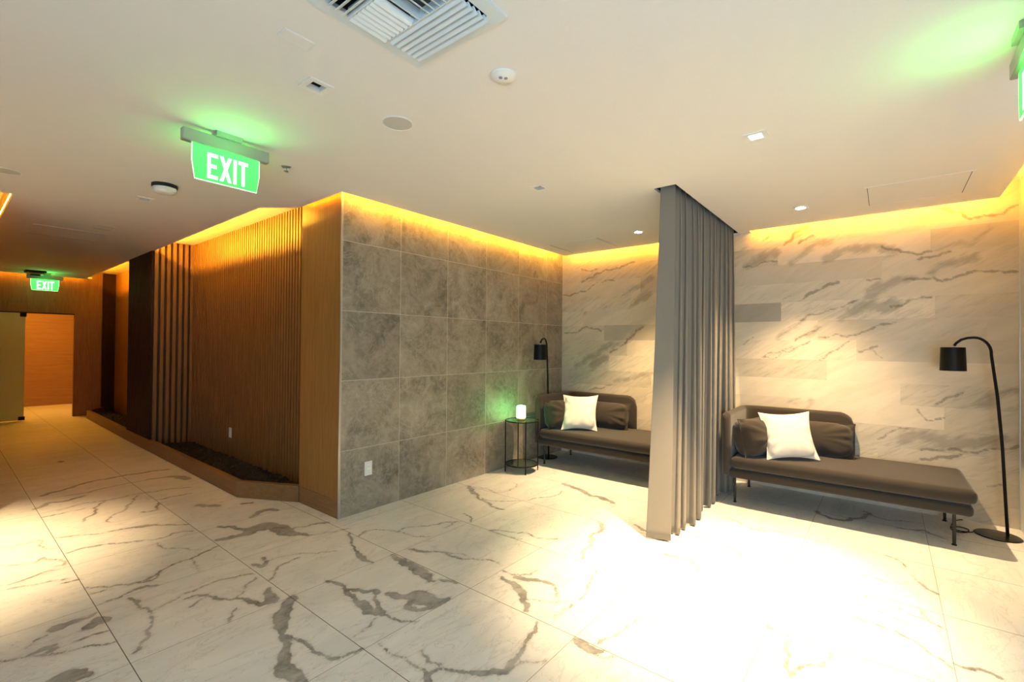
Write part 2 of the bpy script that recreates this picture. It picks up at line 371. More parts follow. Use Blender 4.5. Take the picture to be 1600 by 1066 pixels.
# ---------------------------------------------------------------- veined grids for the floor and the marble wall
FLOOR_VEINS = [[(1.323,2.685,0.05),(1.251,2.603,0.05),(1.176,2.505,0.075),(1.13,2.388,0.03),(1.081,2.252,0.045),(1.034,2.167,0.06),(1.02,2.069,0.07),(1.025,1.977,0.05)],
[(1.134,2.363,0.02),(1.16,2.261,0.02),(1.166,2.177,0.02),(1.17,2.081,0.02),(1.198,2.003,0.02),(1.255,1.987,0.02),(1.316,1.976,0.02)],
[(0.721,3.396,0.016),(0.74,3.282,0.016),(0.761,3.17,0.016),(0.736,2.992,0.016),(0.697,2.871,0.016),(0.638,2.789,0.016),(0.613,2.773,0.016)],
[(0.763,3.132,0.008),(0.836,3.166,0.008),(0.921,3.195,0.008)],
[(0.921,3.141,0.01),(0.983,3.134,0.015),(1.041,3.037,0.02),(1.117,2.919,0.02),(1.149,2.828,0.03),(1.175,2.745,0.04),(1.23,2.73,0.03)],
[(1.281,2.887,0.03),(1.239,2.772,0.06),(1.242,2.728,0.05)],
[(1.077,2.813,0.014),(1.035,2.767,0.014),(0.998,2.708,0.014)],
[(1.124,2.938,0.01),(1.205,3.037,0.01),(1.291,3.087,0.01)],
[(0.917,3.019,0.015),(0.968,3.059,0.015),(0.994,3.067,0.015)],
[(0.947,3.204,0.017),(1.052,3.222,0.017),(1.155,3.218,0.017),(1.252,3.181,0.017),(1.295,3.145,0.017)],
[(1.351,3.282,0.026),(1.37,3.206,0.026),(1.415,3.24,0.026),(1.441,3.338,0.026)],
[(1.324,2.985,0.013),(1.383,3.04,0.013),(1.445,3.134,0.013),(1.515,3.138,0.013),(1.598,3.15,0.013)],
[(1.432,3.256,0.009),(1.52,3.262,0.009),(1.635,3.201,0.009),(1.813,3.048,0.009)],
[(1.815,3.457,0.011),(1.988,3.369,0.011),(2.096,3.34,0.011)],
[(2.056,3.265,0.02),(1.98,3.123,0.02),(1.933,3.006,0.015),(1.879,2.871,0.035),(1.858,2.764,0.03),(1.869,2.688,0.01)],
[(0.758,3.575,0.014),(0.86,3.542,0.014),(0.934,3.644,0.014),(1.035,3.695,0.014),(1.116,3.689,0.014),(1.218,3.74,0.014),(1.31,3.773,0.014)],
[(0.737,3.472,0.022),(0.814,3.479,0.022),(0.868,3.443,0.022)],
[(1.116,3.689,0.008),(1.102,3.58,0.008),(1.091,3.456,0.008)],
[(1.549,2.699,0.03),(1.58,2.616,0.03),(1.564,2.519,0.03),(1.612,2.46,0.03),(1.632,2.408,0.03),(1.673,2.387,0.03),(1.664,2.342,0.03)],
[(1.564,2.519,0.03),(1.549,2.412,0.025),(1.539,2.332,0.05),(1.517,2.221,0.06),(1.554,2.141,0.04)],
[(1.655,2.353,0.025),(1.593,2.241,0.025),(1.569,2.147,0.025)],
[(1.507,2.14,0.008),(1.344,2.088,0.008)],
[(1.047,4.171,0.009),(1.07,3.997,0.009),(1.217,3.801,0.009)],
[(2.031,2.691,0.03),(2.028,2.573,0.055),(2.011,2.428,0.06),(1.99,2.329,0.06),(1.97,2.235,0.04)],
[(1.948,2.217,0.022),(2.011,2.171,0.022),(2.044,2.074,0.022)],
[(1.693,2.296,0.03),(1.716,2.256,0.05),(1.734,2.196,0.03),(1.788,2.156,0.08),(1.8,2.092,0.12),(1.823,2.016,0.06),(1.893,1.98,0.03)],
[(1.731,2.126,0.035),(1.683,2.067,0.035),(1.7,2.024,0.035),(1.761,1.996,0.035),(1.808,1.974,0.035)],
[(1.56,2.126,0.016),(1.571,2.038,0.016),(1.623,1.955,0.016)],
[(2.164,2.68,0.02),(2.201,2.579,0.025),(2.262,2.507,0.018),(2.283,2.408,0.02),(2.29,2.311,0.022),(2.347,2.225,0.015),(2.391,2.155,0.01),(2.4,2.026,0.012)],
[(2.301,2.441,0.008),(2.331,2.368,0.008),(2.347,2.253,0.008)],
[(1.396,1.949,0.008),(1.382,1.845,0.012),(1.402,1.771,0.01),(1.402,1.676,0.014),(1.394,1.595,0.02),(1.375,1.553,0.03)],
[(1.487,1.735,0.02),(1.456,1.657,0.02),(1.481,1.604,0.02)],
[(1.403,1.585,0.02),(1.47,1.571,0.02),(1.502,1.509,0.02),(1.546,1.441,0.02),(1.615,1.358,0.02)],
[(2.058,3.149,0.011),(2.168,3.195,0.011),(2.236,3.137,0.011),(2.287,3.053,0.011),(2.299,2.994,0.011),(2.425,3.006,0.011)],
[(2.299,2.994,0.008),(2.333,2.821,0.008),(2.406,2.734,0.008)],
[(1.538,1.443,0.03),(1.605,1.388,0.03),(1.632,1.342,0.04),(1.703,1.363,0.025),(1.802,1.371,0.02),(1.893,1.401,0.018),(1.956,1.407,0.022),(2.032,1.453,0.014)],
[(1.676,1.341,0.01),(1.753,1.296,0.01),(1.809,1.241,0.01)],
[(2.351,1.951,0.012),(2.348,1.874,0.012),(2.427,1.78,0.012),(2.497,1.789,0.012)],
[(2.281,1.904,0.02),(2.259,1.782,0.04),(2.225,1.706,0.055),(2.152,1.64,0.035),(2.073,1.553,0.022)],
[(2.338,1.835,0.04),(2.375,1.741,0.04),(2.405,1.654,0.03),(2.416,1.605,0.02),(2.37,1.555,0.012),(2.305,1.499,0.01)],
[(2.162,1.629,0.01),(2.227,1.54,0.01),(2.282,1.453,0.01),(2.371,1.387,0.01),(2.598,1.448,0.01),(2.742,1.481,0.01)],
[(2.113,1.401,0.012),(2.23,1.403,0.012),(2.307,1.391,0.012)],
[(2.036,1.212,0.03),(2.021,1.167,0.055),(2.019,1.109,0.05),(2.05,1.056,0.012)],
[(1.994,1.095,0.012),(1.997,1.049,0.012),(2.04,1.011,0.012)],
[(2.066,1.128,0.011),(2.126,1.11,0.011),(2.182,1.075,0.011),(2.27,1.061,0.011),(2.399,1.047,0.011),(2.463,0.988,0.011)],
[(3.519,3.394,0.04),(3.387,3.222,0.04),(3.289,3.003,0.03),(3.216,2.816,0.025),(3.228,2.674,0.02)],
[(3.324,3.034,0.012),(3.363,2.846,0.012),(3.508,2.71,0.012)],
[(3.52,3.349,0.009),(3.542,3.04,0.009),(3.821,2.996,0.009),(3.91,3.109,0.009)],
[(3.557,2.652,0.012),(3.742,2.577,0.012),(4.011,2.567,0.012)],
[(4.23,2.688,0.045),(4.173,2.458,0.045),(4.067,2.269,0.045),(4.094,2.161,0.045),(4.017,2.003,0.045)],
[(2.793,2.461,0.014),(2.866,2.323,0.014),(2.939,2.189,0.014),(2.937,2.05,0.014),(3.003,1.948,0.014)],
[(2.781,2.45,0.01),(2.799,2.237,0.01),(2.823,2.163,0.01)],
[(3.507,1.872,0.03),(3.383,1.784,0.03),(3.213,1.79,0.025),(3.067,1.695,0.02),(2.822,1.627,0.014)],
[(2.922,2.883,0.014),(2.82,2.689,0.014)],
[(2.427,2.997,0.012),(2.585,2.888,0.012),(2.76,2.787,0.012),(2.598,2.768,0.012)],
[(3.652,1.618,0.025),(3.584,1.493,0.025)],
[(2.03,2.503,0.05),(2.012,2.351,0.05),(1.997,2.271,0.05)],
[(4.008,-0.126,0.008),(3.877,-0.174,0.016),(3.8,-0.235,0.022)],
[(4.266,0.002,0.009),(4.235,-0.054,0.009),(4.124,-0.1,0.009)],
[(3.495,0.167,0.01),(3.495,0.11,0.01),(3.444,0.019,0.01),(3.453,-0.044,0.01),(3.408,-0.11,0.01),(3.383,-0.183,0.01),(3.349,-0.232,0.01)],
[(3.338,0.147,0.009),(3.337,0.036,0.009),(3.312,-0.031,0.009),(3.272,-0.095,0.009)],
[(3.185,0.14,0.014),(3.172,0.045,0.014),(3.165,-0.035,0.014),(3.121,-0.1,0.014),(3.073,-0.138,0.014),(3.009,-0.208,0.014),(2.957,-0.235,0.014)],
[(3.008,-0.248,0.022),(3.01,-0.292,0.022),(3.037,-0.346,0.022),(3.014,-0.396,0.022)],
[(3.525,-0.13,0.008),(3.386,-0.178,0.008)],
[(3.747,0.283,0.007),(3.783,0.015,0.007),(3.867,-0.112,0.007)],
[(3.742,1.219,0.016),(3.699,1.061,0.016),(3.66,0.85,0.016),(3.551,0.718,0.016)],
[(3.53,0.915,0.008),(3.471,0.731,0.008),(3.387,0.506,0.008)],
[(4.293,1.036,0.012),(4.166,0.826,0.012),(4.261,0.638,0.012)],
[(3.266,1.23,0.022),(3.3,1.074,0.022),(3.165,0.968,0.022)],
[(3.548,0.586,0.01),(3.689,0.552,0.01),(3.829,0.499,0.01)],
[(2.778,0.492,0.016),(2.757,0.39,0.016),(2.424,0.333,0.016),(2.589,0.231,0.016),(2.733,0.215,0.016)],
[(5.02,0.487,0.03),(4.877,0.386,0.03),(4.903,0.269,0.03),(5.256,0.115,0.03)],
[(4.99,-0.078,0.02),(5.052,-0.229,0.02),(4.939,-0.35,0.02)],
[(5.29,0.167,0.012),(5.144,-0.018,0.012),(5.233,-0.207,0.012)],
[(0.404,3.319,0.05),(0.465,3.328,0.05),(0.531,3.318,0.025),(0.57,3.343,0.015)],
[(0.523,3.207,0.06),(0.566,3.258,0.06),(0.584,3.219,0.06)],
[(0.211,3.171,0.014),(0.286,3.121,0.014),(0.349,3.141,0.04),(0.387,3.139,0.03)],
[(0.365,3.094,0.04),(0.379,3.105,0.04)],
[(0.305,3.111,0.013),(0.381,3.053,0.013),(0.45,3.02,0.013),(0.508,2.993,0.013),(0.579,2.951,0.013)],
[(0.453,3.104,0.012),(0.526,3.107,0.012),(0.58,3.089,0.012)],
[(0.293,3.209,0.01),(0.341,3.269,0.01),(0.376,3.273,0.01)],
[(0.341,2.816,0.05),(0.388,2.818,0.06),(0.426,2.797,0.05),(0.457,2.735,0.02)],
[(0.368,2.777,0.04),(0.412,2.754,0.04),(0.452,2.753,0.04)],
[(0.271,4.149,0.014),(0.347,4.138,0.014),(0.43,4.17,0.014),(0.504,4.182,0.014)],
[(0.266,4.066,0.014),(0.435,4.008,0.014),(0.539,3.965,0.014)],
[(0.509,3.907,0.018),(0.58,3.893,0.018)],
[(0.294,4.526,0.013),(0.361,4.459,0.013),(0.442,4.416,0.013),(0.489,4.472,0.013),(0.559,4.346,0.013),(0.555,4.225,0.013),(0.517,4.245,0.013)],
[(0.594,3.726,0.016),(0.675,3.64,0.016),(0.768,3.584,0.016),(0.857,3.572,0.016),(0.931,3.643,0.016)],
[(0.599,3.622,0.012),(0.685,3.605,0.012)],
[(0.601,3.437,0.01),(0.688,3.442,0.012),(0.775,3.476,0.016),(0.824,3.483,0.03),(0.862,3.438,0.01)],
[(0.579,5.826,0.035),(0.675,5.953,0.035),(0.797,5.911,0.035),(0.923,5.976,0.035)],
[(0.67,6.274,0.04),(0.861,6.394,0.04),(1.003,6.509,0.04),(1.18,6.536,0.04),(1.361,6.575,0.04),(1.623,6.535,0.04),(1.727,6.494,0.04)],
[(0.814,6.104,0.015),(0.982,6.075,0.018),(1.129,6.14,0.018),(1.326,6.163,0.018),(1.483,6.181,0.02),(1.635,6.145,0.05),(1.738,5.882,0.07)],
[(0.707,5.629,0.014),(0.882,5.708,0.014),(1.083,5.651,0.014),(1.312,5.658,0.014),(1.496,5.617,0.014),(1.662,5.513,0.014)],
[(0.59,5.503,0.014),(0.699,5.503,0.014),(0.854,5.523,0.014)],
[(1.324,5.315,0.014),(1.596,5.294,0.014)],
[(1.008,5.611,0.02),(0.899,5.31,0.02),(0.787,5.125,0.02)],
[(1.246,5.594,0.015),(1.168,5.421,0.015),(1.085,5.226,0.015),(0.927,4.939,0.015)],
[(1.313,5.199,0.02),(1.244,4.992,0.02),(1.152,5.033,0.02)],
[(0.594,4.872,0.014),(0.653,4.818,0.02),(0.8,4.713,0.014),(0.939,4.692,0.014),(1.042,4.645,0.03),(1.091,4.625,0.05),(1.147,4.597,0.02),(1.307,4.407,0.02)],
[(0.598,4.442,0.016),(0.694,4.462,0.016),(0.846,4.39,0.016),(0.988,4.302,0.016),(1.1,4.252,0.016),(1.186,4.289,0.016),(1.286,4.224,0.016)],
[(0.316,4.898,0.01),(0.433,4.883,0.01),(0.513,4.885,0.01),(0.574,4.59,0.01)],
[(0.943,8.005,0.04),(1.093,7.831,0.04)],
[(1.163,7.936,0.04),(1.334,7.933,0.04)],
[(0.555,8.835,0.03),(0.678,8.792,0.03)],
[(1.518,4.865,0.045),(1.552,4.779,0.045),(1.635,4.704,0.045)],
[(1.801,4.599,0.05),(1.853,4.561,0.05)],
[(1.7,4.18,0.03),(1.781,4.246,0.05),(1.849,4.273,0.06),(1.924,4.183,0.03)],
[(1.769,3.69,0.03),(1.898,3.641,0.02),(2.057,3.582,0.03)],
[(1.349,3.894,0.04),(1.448,3.871,0.05),(1.55,3.848,0.08),(1.642,3.911,0.11),(1.72,3.89,0.13),(1.745,3.753,0.11),(1.75,3.577,0.07),(1.822,3.458,0.025)],
[(1.458,4.166,0.04),(1.526,4.084,0.04),(1.566,3.931,0.04)]]
WALL_VEINS = [[(3.276,2.352,0.016),(3.098,2.396,0.016),(2.78,2.483,0.016),(2.5,2.547,0.016)],
[(3.278,2.531,0.014),(3.033,2.507,0.014)],
[(3.579,2.182,0.013),(3.344,2.198,0.013),(3.119,2.281,0.013),(2.779,2.331,0.013)],
[(3.551,1.661,0.014),(3.204,1.736,0.014),(2.963,1.674,0.014)],
[(3.131,0.876,0.013),(2.873,0.95,0.013),(2.811,0.973,0.013)],
[(2.834,1.388,0.02),(2.632,1.502,0.02),(2.534,1.595,0.02),(2.381,1.72,0.02)],
[(1.233,2.352,0.016),(1.067,2.381,0.016),(0.907,2.383,0.016)],
[(0.71,1.947,0.008),(0.626,2.016,0.022),(0.524,2.058,0.018),(0.375,2.119,0.03)],
[(0.688,1.749,0.014),(0.523,1.816,0.014),(0.327,1.874,0.014),(0.232,1.933,0.014)],
[(0.533,1.575,0.014),(0.423,1.599,0.014),(0.326,1.586,0.014),(0.14,1.642,0.014),(0.077,1.681,0.014),(-0.063,1.712,0.014)],
[(0.741,1.539,0.014),(0.625,1.625,0.014),(0.543,1.66,0.014)],
[(0.149,2.124,0.014),(0.05,2.127,0.014)],
[(0.841,2.546,0.02),(0.733,2.669,0.02),(0.627,2.703,0.02)],
[(0.711,2.548,0.02),(0.586,2.611,0.02)],
[(1.033,2.623,0.014),(0.953,2.676,0.014)],
[(0.851,1.98,0.009),(0.774,2.013,0.009)],
[(-0.119,2.102,0.016),(-0.324,2.106,0.016),(-0.379,2.07,0.016),(-0.479,2.104,0.016),(-0.554,2.133,0.016),(-0.677,2.132,0.016),(-0.844,2.111,0.016)],
[(-0.379,2.719,0.015),(-0.495,2.667,0.015),(-0.562,2.588,0.015),(-0.642,2.61,0.015),(-0.769,2.619,0.015),(-0.851,2.664,0.015)],
[(-0.025,1.863,0.014),(-0.178,1.922,0.014),(-0.308,1.931,0.014)],
[(0.037,2.431,0.018),(-0.119,2.361,0.018),(-0.308,2.344,0.018)],
[(-0.219,2.279,0.014),(-0.34,2.297,0.014),(-0.433,2.329,0.014)],
[(1.055,1.36,0.01),(0.866,1.406,0.01),(0.609,1.542,0.01)],
[(1.055,1.37,0.009),(0.913,1.416,0.009),(0.767,1.485,0.009)],
[(0.528,1.352,0.01),(0.449,1.423,0.01),(0.351,1.484,0.01),(0.288,1.537,0.01)],
[(0.213,1.437,0.015),(0.156,1.461,0.015),(0.073,1.491,0.015)],
[(0.096,1.448,0.01),(0.036,1.383,0.01)],
[(1.233,1.498,0.012),(1.133,1.58,0.012)],
[(-0.219,0.924,0.012),(-0.248,0.868,0.012),(-0.287,0.827,0.012),(-0.391,0.864,0.012)],
[(0.067,0.62,0.012),(-0.048,0.715,0.012),(-0.15,0.747,0.012)],
[(-0.239,0.557,0.015),(-0.344,0.573,0.015),(-0.428,0.598,0.015),(-0.527,0.581,0.015),(-0.659,0.619,0.015),(-0.701,0.637,0.015),(-0.841,0.687,0.015)],
[(-0.239,0.48,0.02),(-0.391,0.523,0.02),(-0.501,0.558,0.02)],
[(-0.335,0.979,0.012),(-0.483,1.079,0.012),(-0.519,1.1,0.012)],
[(-0.658,0.316,0.012),(-0.743,0.345,0.012)]]
WALL_BANDS = [[(2.636,2.152,0.06),(2.384,2.245,0.06),(2.253,2.325,0.06)],
[(2.516,1.998,0.08),(2.421,2.084,0.08),(2.308,2.132,0.08)],
[(3.358,1.18,0.05),(3.156,1.324,0.09),(2.877,1.463,0.08),(2.612,1.521,0.05),(2.381,1.72,0.04)],
[(3.089,1.19,0.1),(2.897,1.311,0.1)],
[(2.77,1.013,0.06),(2.453,1.103,0.06),(2.265,1.147,0.06)],
[(3.228,1.914,0.03),(3.205,1.933,0.03)],
[(0.786,2.351,0.06),(0.669,2.438,0.06),(0.586,2.501,0.06),(0.444,2.531,0.06)],
[(0.474,2.361,0.09),(0.376,2.415,0.09),(0.28,2.439,0.09),(0.14,2.445,0.09),(0.05,2.433,0.09),(-0.054,2.375,0.09)],
[(0.375,1.764,0.04),(0.232,1.841,0.11),(0.14,1.871,0.12),(-0.055,1.884,0.12)],
[(0.894,1.564,0.05),(0.785,1.664,0.05),(0.667,1.748,0.05)],
[(0.625,1.6,0.06),(0.543,1.672,0.06)],
[(1.185,2.367,0.1),(1.067,2.42,0.1),(0.919,2.467,0.1)],
[(0.149,1.963,0.07),(0.05,2.025,0.07),(-0.063,2.107,0.07)],
[(0.754,2.635,0.08),(0.669,2.685,0.08)],
[(0.153,1.975,0.06),(-0.007,2.066,0.06),(-0.178,2.119,0.06)],
[(-0.308,2.151,0.07),(-0.418,2.225,0.07),(-0.591,2.258,0.07)],
[(-0.34,2.34,0.03),(-0.569,2.375,0.03),(-0.678,2.503,0.03)],
[(0.783,0.899,0.04),(0.695,0.937,0.04)],
[(0.625,0.862,0.03),(0.599,0.945,0.03)],
[(-0.099,0.642,0.09),(-0.297,0.681,0.1),(-0.428,0.648,0.1),(-0.572,0.668,0.08),(-0.701,0.685,0.08),(-0.833,0.727,0.06)],
[(-0.616,0.991,0.08),(-0.702,1.071,0.08),(-0.834,1.128,0.08)]]
def strand_field(A, Bc, strands, far=-0.04):
    """signed field: half width minus distance to the nearest strand, sampled at the grid a x b"""
    F = np.full((len(A), len(Bc)), far)
    rnd = np.random.RandomState(5)
    def jag(s, amp):
        for lv in range(4):
            out = [s[0]]
            for a, b in zip(s, s[1:]):
                dx, dy = b[0]-a[0], b[1]-a[1]; l = math.hypot(dx, dy)
                if l > .012:
                    o = rnd.uniform(-amp, amp); wj = rnd.uniform(.72, 1.28)
                    out.append(((a[0]+b[0])/2-dy*o, (a[1]+b[1])/2+dx*o, (a[2]+b[2])/2*wj))
                out.append(b)
            s = out
        return s
    for s in strands:
        s = jag(s, .16)
        for (x0, y0, w0), (x1, y1, w1) in zip(s, s[1:]):
            m = 0.05+max(w0, w1)/2
            i0, i1 = np.searchsorted(A, (min(x0, x1)-m, max(x0, x1)+m)); j0, j1 = np.searchsorted(Bc, (min(y0, y1)-m, max(y0, y1)+m))
            if i0 >= i1 or j0 >= j1: continue
            X, Y = np.meshgrid(A[i0:i1], Bc[j0:j1], indexing='ij')
            d = np.array((x1-x0, y1-y0)); L2 = max(float(d@d), 1e-9)
            t = np.clip(((X-x0)*d[0]+(Y-y0)*d[1])/L2, 0, 1)
            D = np.hypot(X-x0-t*d[0], Y-y0-t*d[1])
            F[i0:i1, j0:j1] = np.maximum(F[i0:i1, j0:j1], (w0+(w1-w0)*t)/2-D)
    return F
def grid_mesh(name, A, Bc, place, mat, flip=False):
    na, nb = len(A), len(Bc)
    X, Y = np.meshgrid(A, Bc, indexing='ij')
    co = place(X.ravel(), Y.ravel())
    me = bpy.data.meshes.new(name)
    me.vertices.add(na*nb); me.vertices.foreach_set('co', co.astype(np.float32).ravel())
    i = np.arange(na-1)[:, None]*nb+np.arange(nb-1)[None, :]
    q = np.stack([i, i+nb, i+nb+1, i+1], -1).reshape(-1, 4)
    if flip: q = q[:, ::-1]
    nf = len(q)
    me.loops.add(nf*4); me.loops.foreach_set('vertex_index', q.astype(np.int32).ravel())
    me.polygons.add(nf); me.polygons.foreach_set('loop_start', np.arange(0, nf*4, 4, dtype=np.int32))
    me.update(calc_edges=True); me.validate()
    me.materials.append(mat)
    o = bpy.data.objects.new(name, me); COL.objects.link(o); o['kind'] = 'structure'
    return o, me
fx = np.concatenate([np.linspace(-2.6, -0.31, 8), np.arange(-0.3, 5.7, 0.0125)])
fy = np.concatenate([np.linspace(-3.7, -0.91, 8), np.arange(-0.9, 6.8, 0.0125), np.linspace(6.82, 15.2, 40)])
o, me = grid_mesh('floor', fx, fy, lambda a, b: np.stack([a, b, np.zeros_like(a)], -1), M_floor)
F = strand_field(fx, fy, FLOOR_VEINS)
me.attributes.new('vein', 'FLOAT', 'POINT').data.foreach_set('value', F.astype(np.float32).ravel())

MX = 5.58
SY = 3.583
RY = -0.85
ROWS = [0.955+0.198*k for k in range(-5, 11)]
JOINT = {-5: .4, -4: .9, -3: .069, -2: .216, -1: -.39, 0: -.1, 1: .471, 2: .225, 3: .539, 4: .862, 5: .155, 6: .036, 7: .894, 8: .3, 9: .7}
wy = np.arange(RY, SY+0.001, 0.0148); wy = np.append(wy[:-1], SY)
wz = np.unique(np.round(np.concatenate([np.array([0.0]), np.arange(ROWS[0], ROWS[-1], 0.198/13), [2.88]]), 5))
o, me = grid_mesh('wall_back', wy, wz, lambda a, b: np.stack([np.full_like(a, MX), a, b], -1), M_marble, False)
for nm, dat in (('vein', WALL_VEINS), ('band', WALL_BANDS)):
    F = strand_field(wy, wz, dat, -0.06)
    me.attributes.new(nm, 'FLOAT', 'POINT').data.foreach_set('value', F.astype(np.float32).ravel())
cy = (wy[:-1]+wy[1:])/2; cz = (wz[:-1]+wz[1:])/2
rk = np.floor((cz-0.955)/0.198+1e-6).astype(int)
jo = np.array([JOINT.get(int(k), .5) for k in rk])
sl = np.floor((cy[:, None]-jo[None, :])/1.19).astype(int)
h = np.sin(sl*127.1+rk[None, :]*311.7)*43758.5453; h = h-np.floor(h)
tone = 0.34*h*h
TONES = {(4, 0): .62, (3, 1): .42, (7, 0): .22, (-1, -1): .12, (-2, 0): .30, (-2, -1): .22, (2, 1): .0, (5, 1): .05, (0, -1): .16, (6, -1): .2, (3, -1): .22, (3, 0): .0}
for (r, s_), t in TONES.items(): tone[(sl == s_) & (rk[None, :] == r)] = t
me.attributes.new('tone', 'FLOAT', 'FACE').data.foreach_set('value', tone.astype(np.float32).ravel())
me.attributes.new('joint', 'FLOAT', 'FACE').data.foreach_set('value', h.astype(np.float32).ravel())

# ---------------------------------------------------------------- room shell
struct('wall_left', B(2.1495, MX, SY, SY+0.12, 0, TZ+0.03), M_stone)
WX = 2.146
bm = B(WX, 2.45, SY+.125, 4.25, 0.153, TZ+0.02); box(bm, WX, 2.149, SY+.002, SY+.1249, 0.153, TZ+0.02); struct('wall_pier', bm, M_wood)
bm = B(WX, 2.45, SY+.125, 4.25, 0.0, 0.15); box(bm, WX, 2.149, SY+.002, SY+.1249, 0.0, 0.15); struct('baseboard_pier', bm, M_woody)
bm = B(WX-0.004, 2.152, SY-0.006, SY+0.004, 0, TZ); struct('trim_1', bm, M_metal)
bm = B(MX-0.012, MX-0.001, RY, RY+0.006, 0, TZ); struct('trim_2', bm, M_metal)
struct('wall_right', B(3.6, MX+0.1, RY-0.1, RY, 0, TZ+0.02), M_paint)
struct('wall_backing', B(MX+0.005, MX+0.1, RY, SY, 0, TZ+0.03), M_paint)
# lobby part behind the camera
struct('wall_lobby_right', B(3.5, 3.6, -3.7, RY, 0, TZ+0.02), M_paint)
bm = bmesh.new(); box(bm, -2.7, -2.6, -3.7, -3.3, 0, TZ+.02); box(bm, -2.7, -2.6, -.2, 5.86, 0, TZ+.02); box(bm, -2.7, -2.6, -3.3, -.2, 2.35, TZ+.02)
struct('wall_lobby_left', bm, M_wood)
struct('wall_entrance', B(-2.6, 3.5, -3.7, -3.6, 0, TZ), M_paint)
bm = bmesh.new()
for y0 in (-3.3, -2.3, -1.28, -.26): box(bm, -2.68, -2.62, y0, y0+.06, 0, 2.35)
box(bm, -2.68, -2.62, -3.3, -.2, 2.29, 2.35)
struct('window_1', bm, M_blackgl)
# corridor
LX = 0.27
struct('wall_corridor_left', B(-2.6, LX, 5.86, 12.6, 0, TZ+0.02), M_wood)
FY = 12.5
bm = bmesh.new()
box(bm, LX, 0.70, FY, FY+0.1, 0, TZ); box(bm, 1.745, 2.16, FY, FY+0.1, 0, TZ); box(bm, 0.70, 1.745, FY, FY+0.1, 2.02, TZ)
struct('wall_far', bm, M_wood)
bm = B(2.16, 2.36, FY-0.06, FY+0.1, 0, TZ); struct('wall_far_corner', bm, M_dark)
# room past the far opening
struct('wall_inner', B(-0.5, 3.2, 15.1, 15.2, 0, TZ), M_woodh)
bm = bmesh.new(); box(bm, 3.2, 3.3, FY+.1, 15.2, 0, TZ); struct('wall_inner_right', bm, M_woodh)
bm = bmesh.new(); box(bm, -0.6, -0.5, FY+.1, 15.2, 0, TZ); struct('wall_inner_left', bm, M_woodh)

# planting niches
NX = 2.36
def ribs(bm, x, y0, y1, pitch, wdt, dep, z0, z1, axis='y', sign=-1):
    n = int((y1-y0)/pitch)
    for i in range(n):
        c = y0+(i+.5)*pitch
        if axis == 'y': box(bm, min(x, x+sign*dep), max(x, x+sign*dep), c-wdt/2, c+wdt/2, z0, z1)
        else: box(bm, c-wdt/2, c+wdt/2, x-dep, x, z0, z1)
struct('wall_niche_backing', B(NX, NX+0.05, 4.25, 7.76, 0, TZ), M_back)
bm = bmesh.new(); ribs(bm, NX, 4.26, 7.74, 0.06, 0.036, 0.036, 0, TZ-0.002)
struct('wall_niche', bm, M_slat)
struct('wall_niche_end_backing', B(1.86, NX+0.05, 7.79, 7.85, 0, TZ), M_back)
bm = bmesh.new(); ribs(bm, 7.79, 1.86, 2.36, 0.07, 0.04, 0.045, 0.0, TZ-0.002, 'x')
struct('wall_niche_end', bm, M_slat)
bm = B(1.865, NX+0.05, 7.85, 9.0, 0.15, TZ); ribs(bm, 1.865, 7.76, 9.0, 0.06, 0.036, 0.018, 0.15, CZ+.1)
struct('wall_column', bm, M_dark)
struct('baseboard_column', B(1.84, 1.9, 7.7, 9.02, 0, 0.155), M_woody)
struct('wall_niche_far', B(NX, NX+0.05, 9.0, FY, 0, TZ), M_wood)

# ---------------------------------------------------------------- ceiling
def rect(x0, x1, y0, y1): return [(x0, y0), (x1, y0), (x1, y1), (x0, y1)]
def disc(cx, cy, r, n=20): return [(cx+r*math.cos(2*PI*i/n), cy+r*math.sin(2*PI*i/n)) for i in range(n)]
EX, EY = 5.47, 3.48          # cove edges by the marble and the stone wall
outer = [(-2.6, -3.6), (3.5, -3.6), (3.5, -0.72), (EX, -0.72), (EX, 1.15), (MX, 1.15), (MX, 1.50), (EX, 1.50), (EX, EY), (2.09, EY), (2.09, 4.22),
         (1.87, 4.50), (1.87, 12.2), (1.95, 12.2), (1.95, 12.36), (0.41, 12.36), (0.41, 5.78), (-2.6, 5.78)]
SLOT = (3.56, 5.575, 1.265, 1.44)
VENT = (0.87, 1.31, 1.16, 1.60)
LIT = [(3.03, 0.603), (4.83, 0.60), (4.80, 2.11)]
UNLIT = [(1.148, 2.155), (2.987, 2.137), (1.134, 5.03)]
HS = 0.034
holes = [rect(*SLOT), rect(*VENT)]+[rect(x-HS, x+HS, y-HS, y+HS) for x, y in LIT[:1]+UNLIT]+[disc(x, y, 0.04) for x, y in LIT[1:]]
struct('ceiling', slab(outer, holes, CZ, CZ+0.02), M_ceil)
struct('ceiling_plenum', B(-2.7, MX+0.1, -3.7, 15.2, TZ, TZ+0.03), M_ceil)
# closed boxes above the openings
bm = bmesh.new()
x0, x1, y0, y1 = SLOT
for a in ((x0-.01, x0, y0-.01, y1+.01), (x1, x1+.004, y0-.01, y1+.01), (x0, x1, y0-.01, y0), (x0, x1, y1, y1+.01)): box(bm, *a, CZ+.0201, TZ-.001)
struct('ceiling_slot', bm, M_void)
bm = bmesh.new()
x0, x1, y0, y1 = VENT
for a in ((x0-.01, x0, y0-.01, y1+.01), (x1, x1+.01, y0-.01, y1+.01), (x0, x1, y0-.01, y0), (x0, x1, y1, y1+.01)): box(bm, *a, CZ+.0201, TZ-.001)
struct('ceiling_duct', bm, M_void)

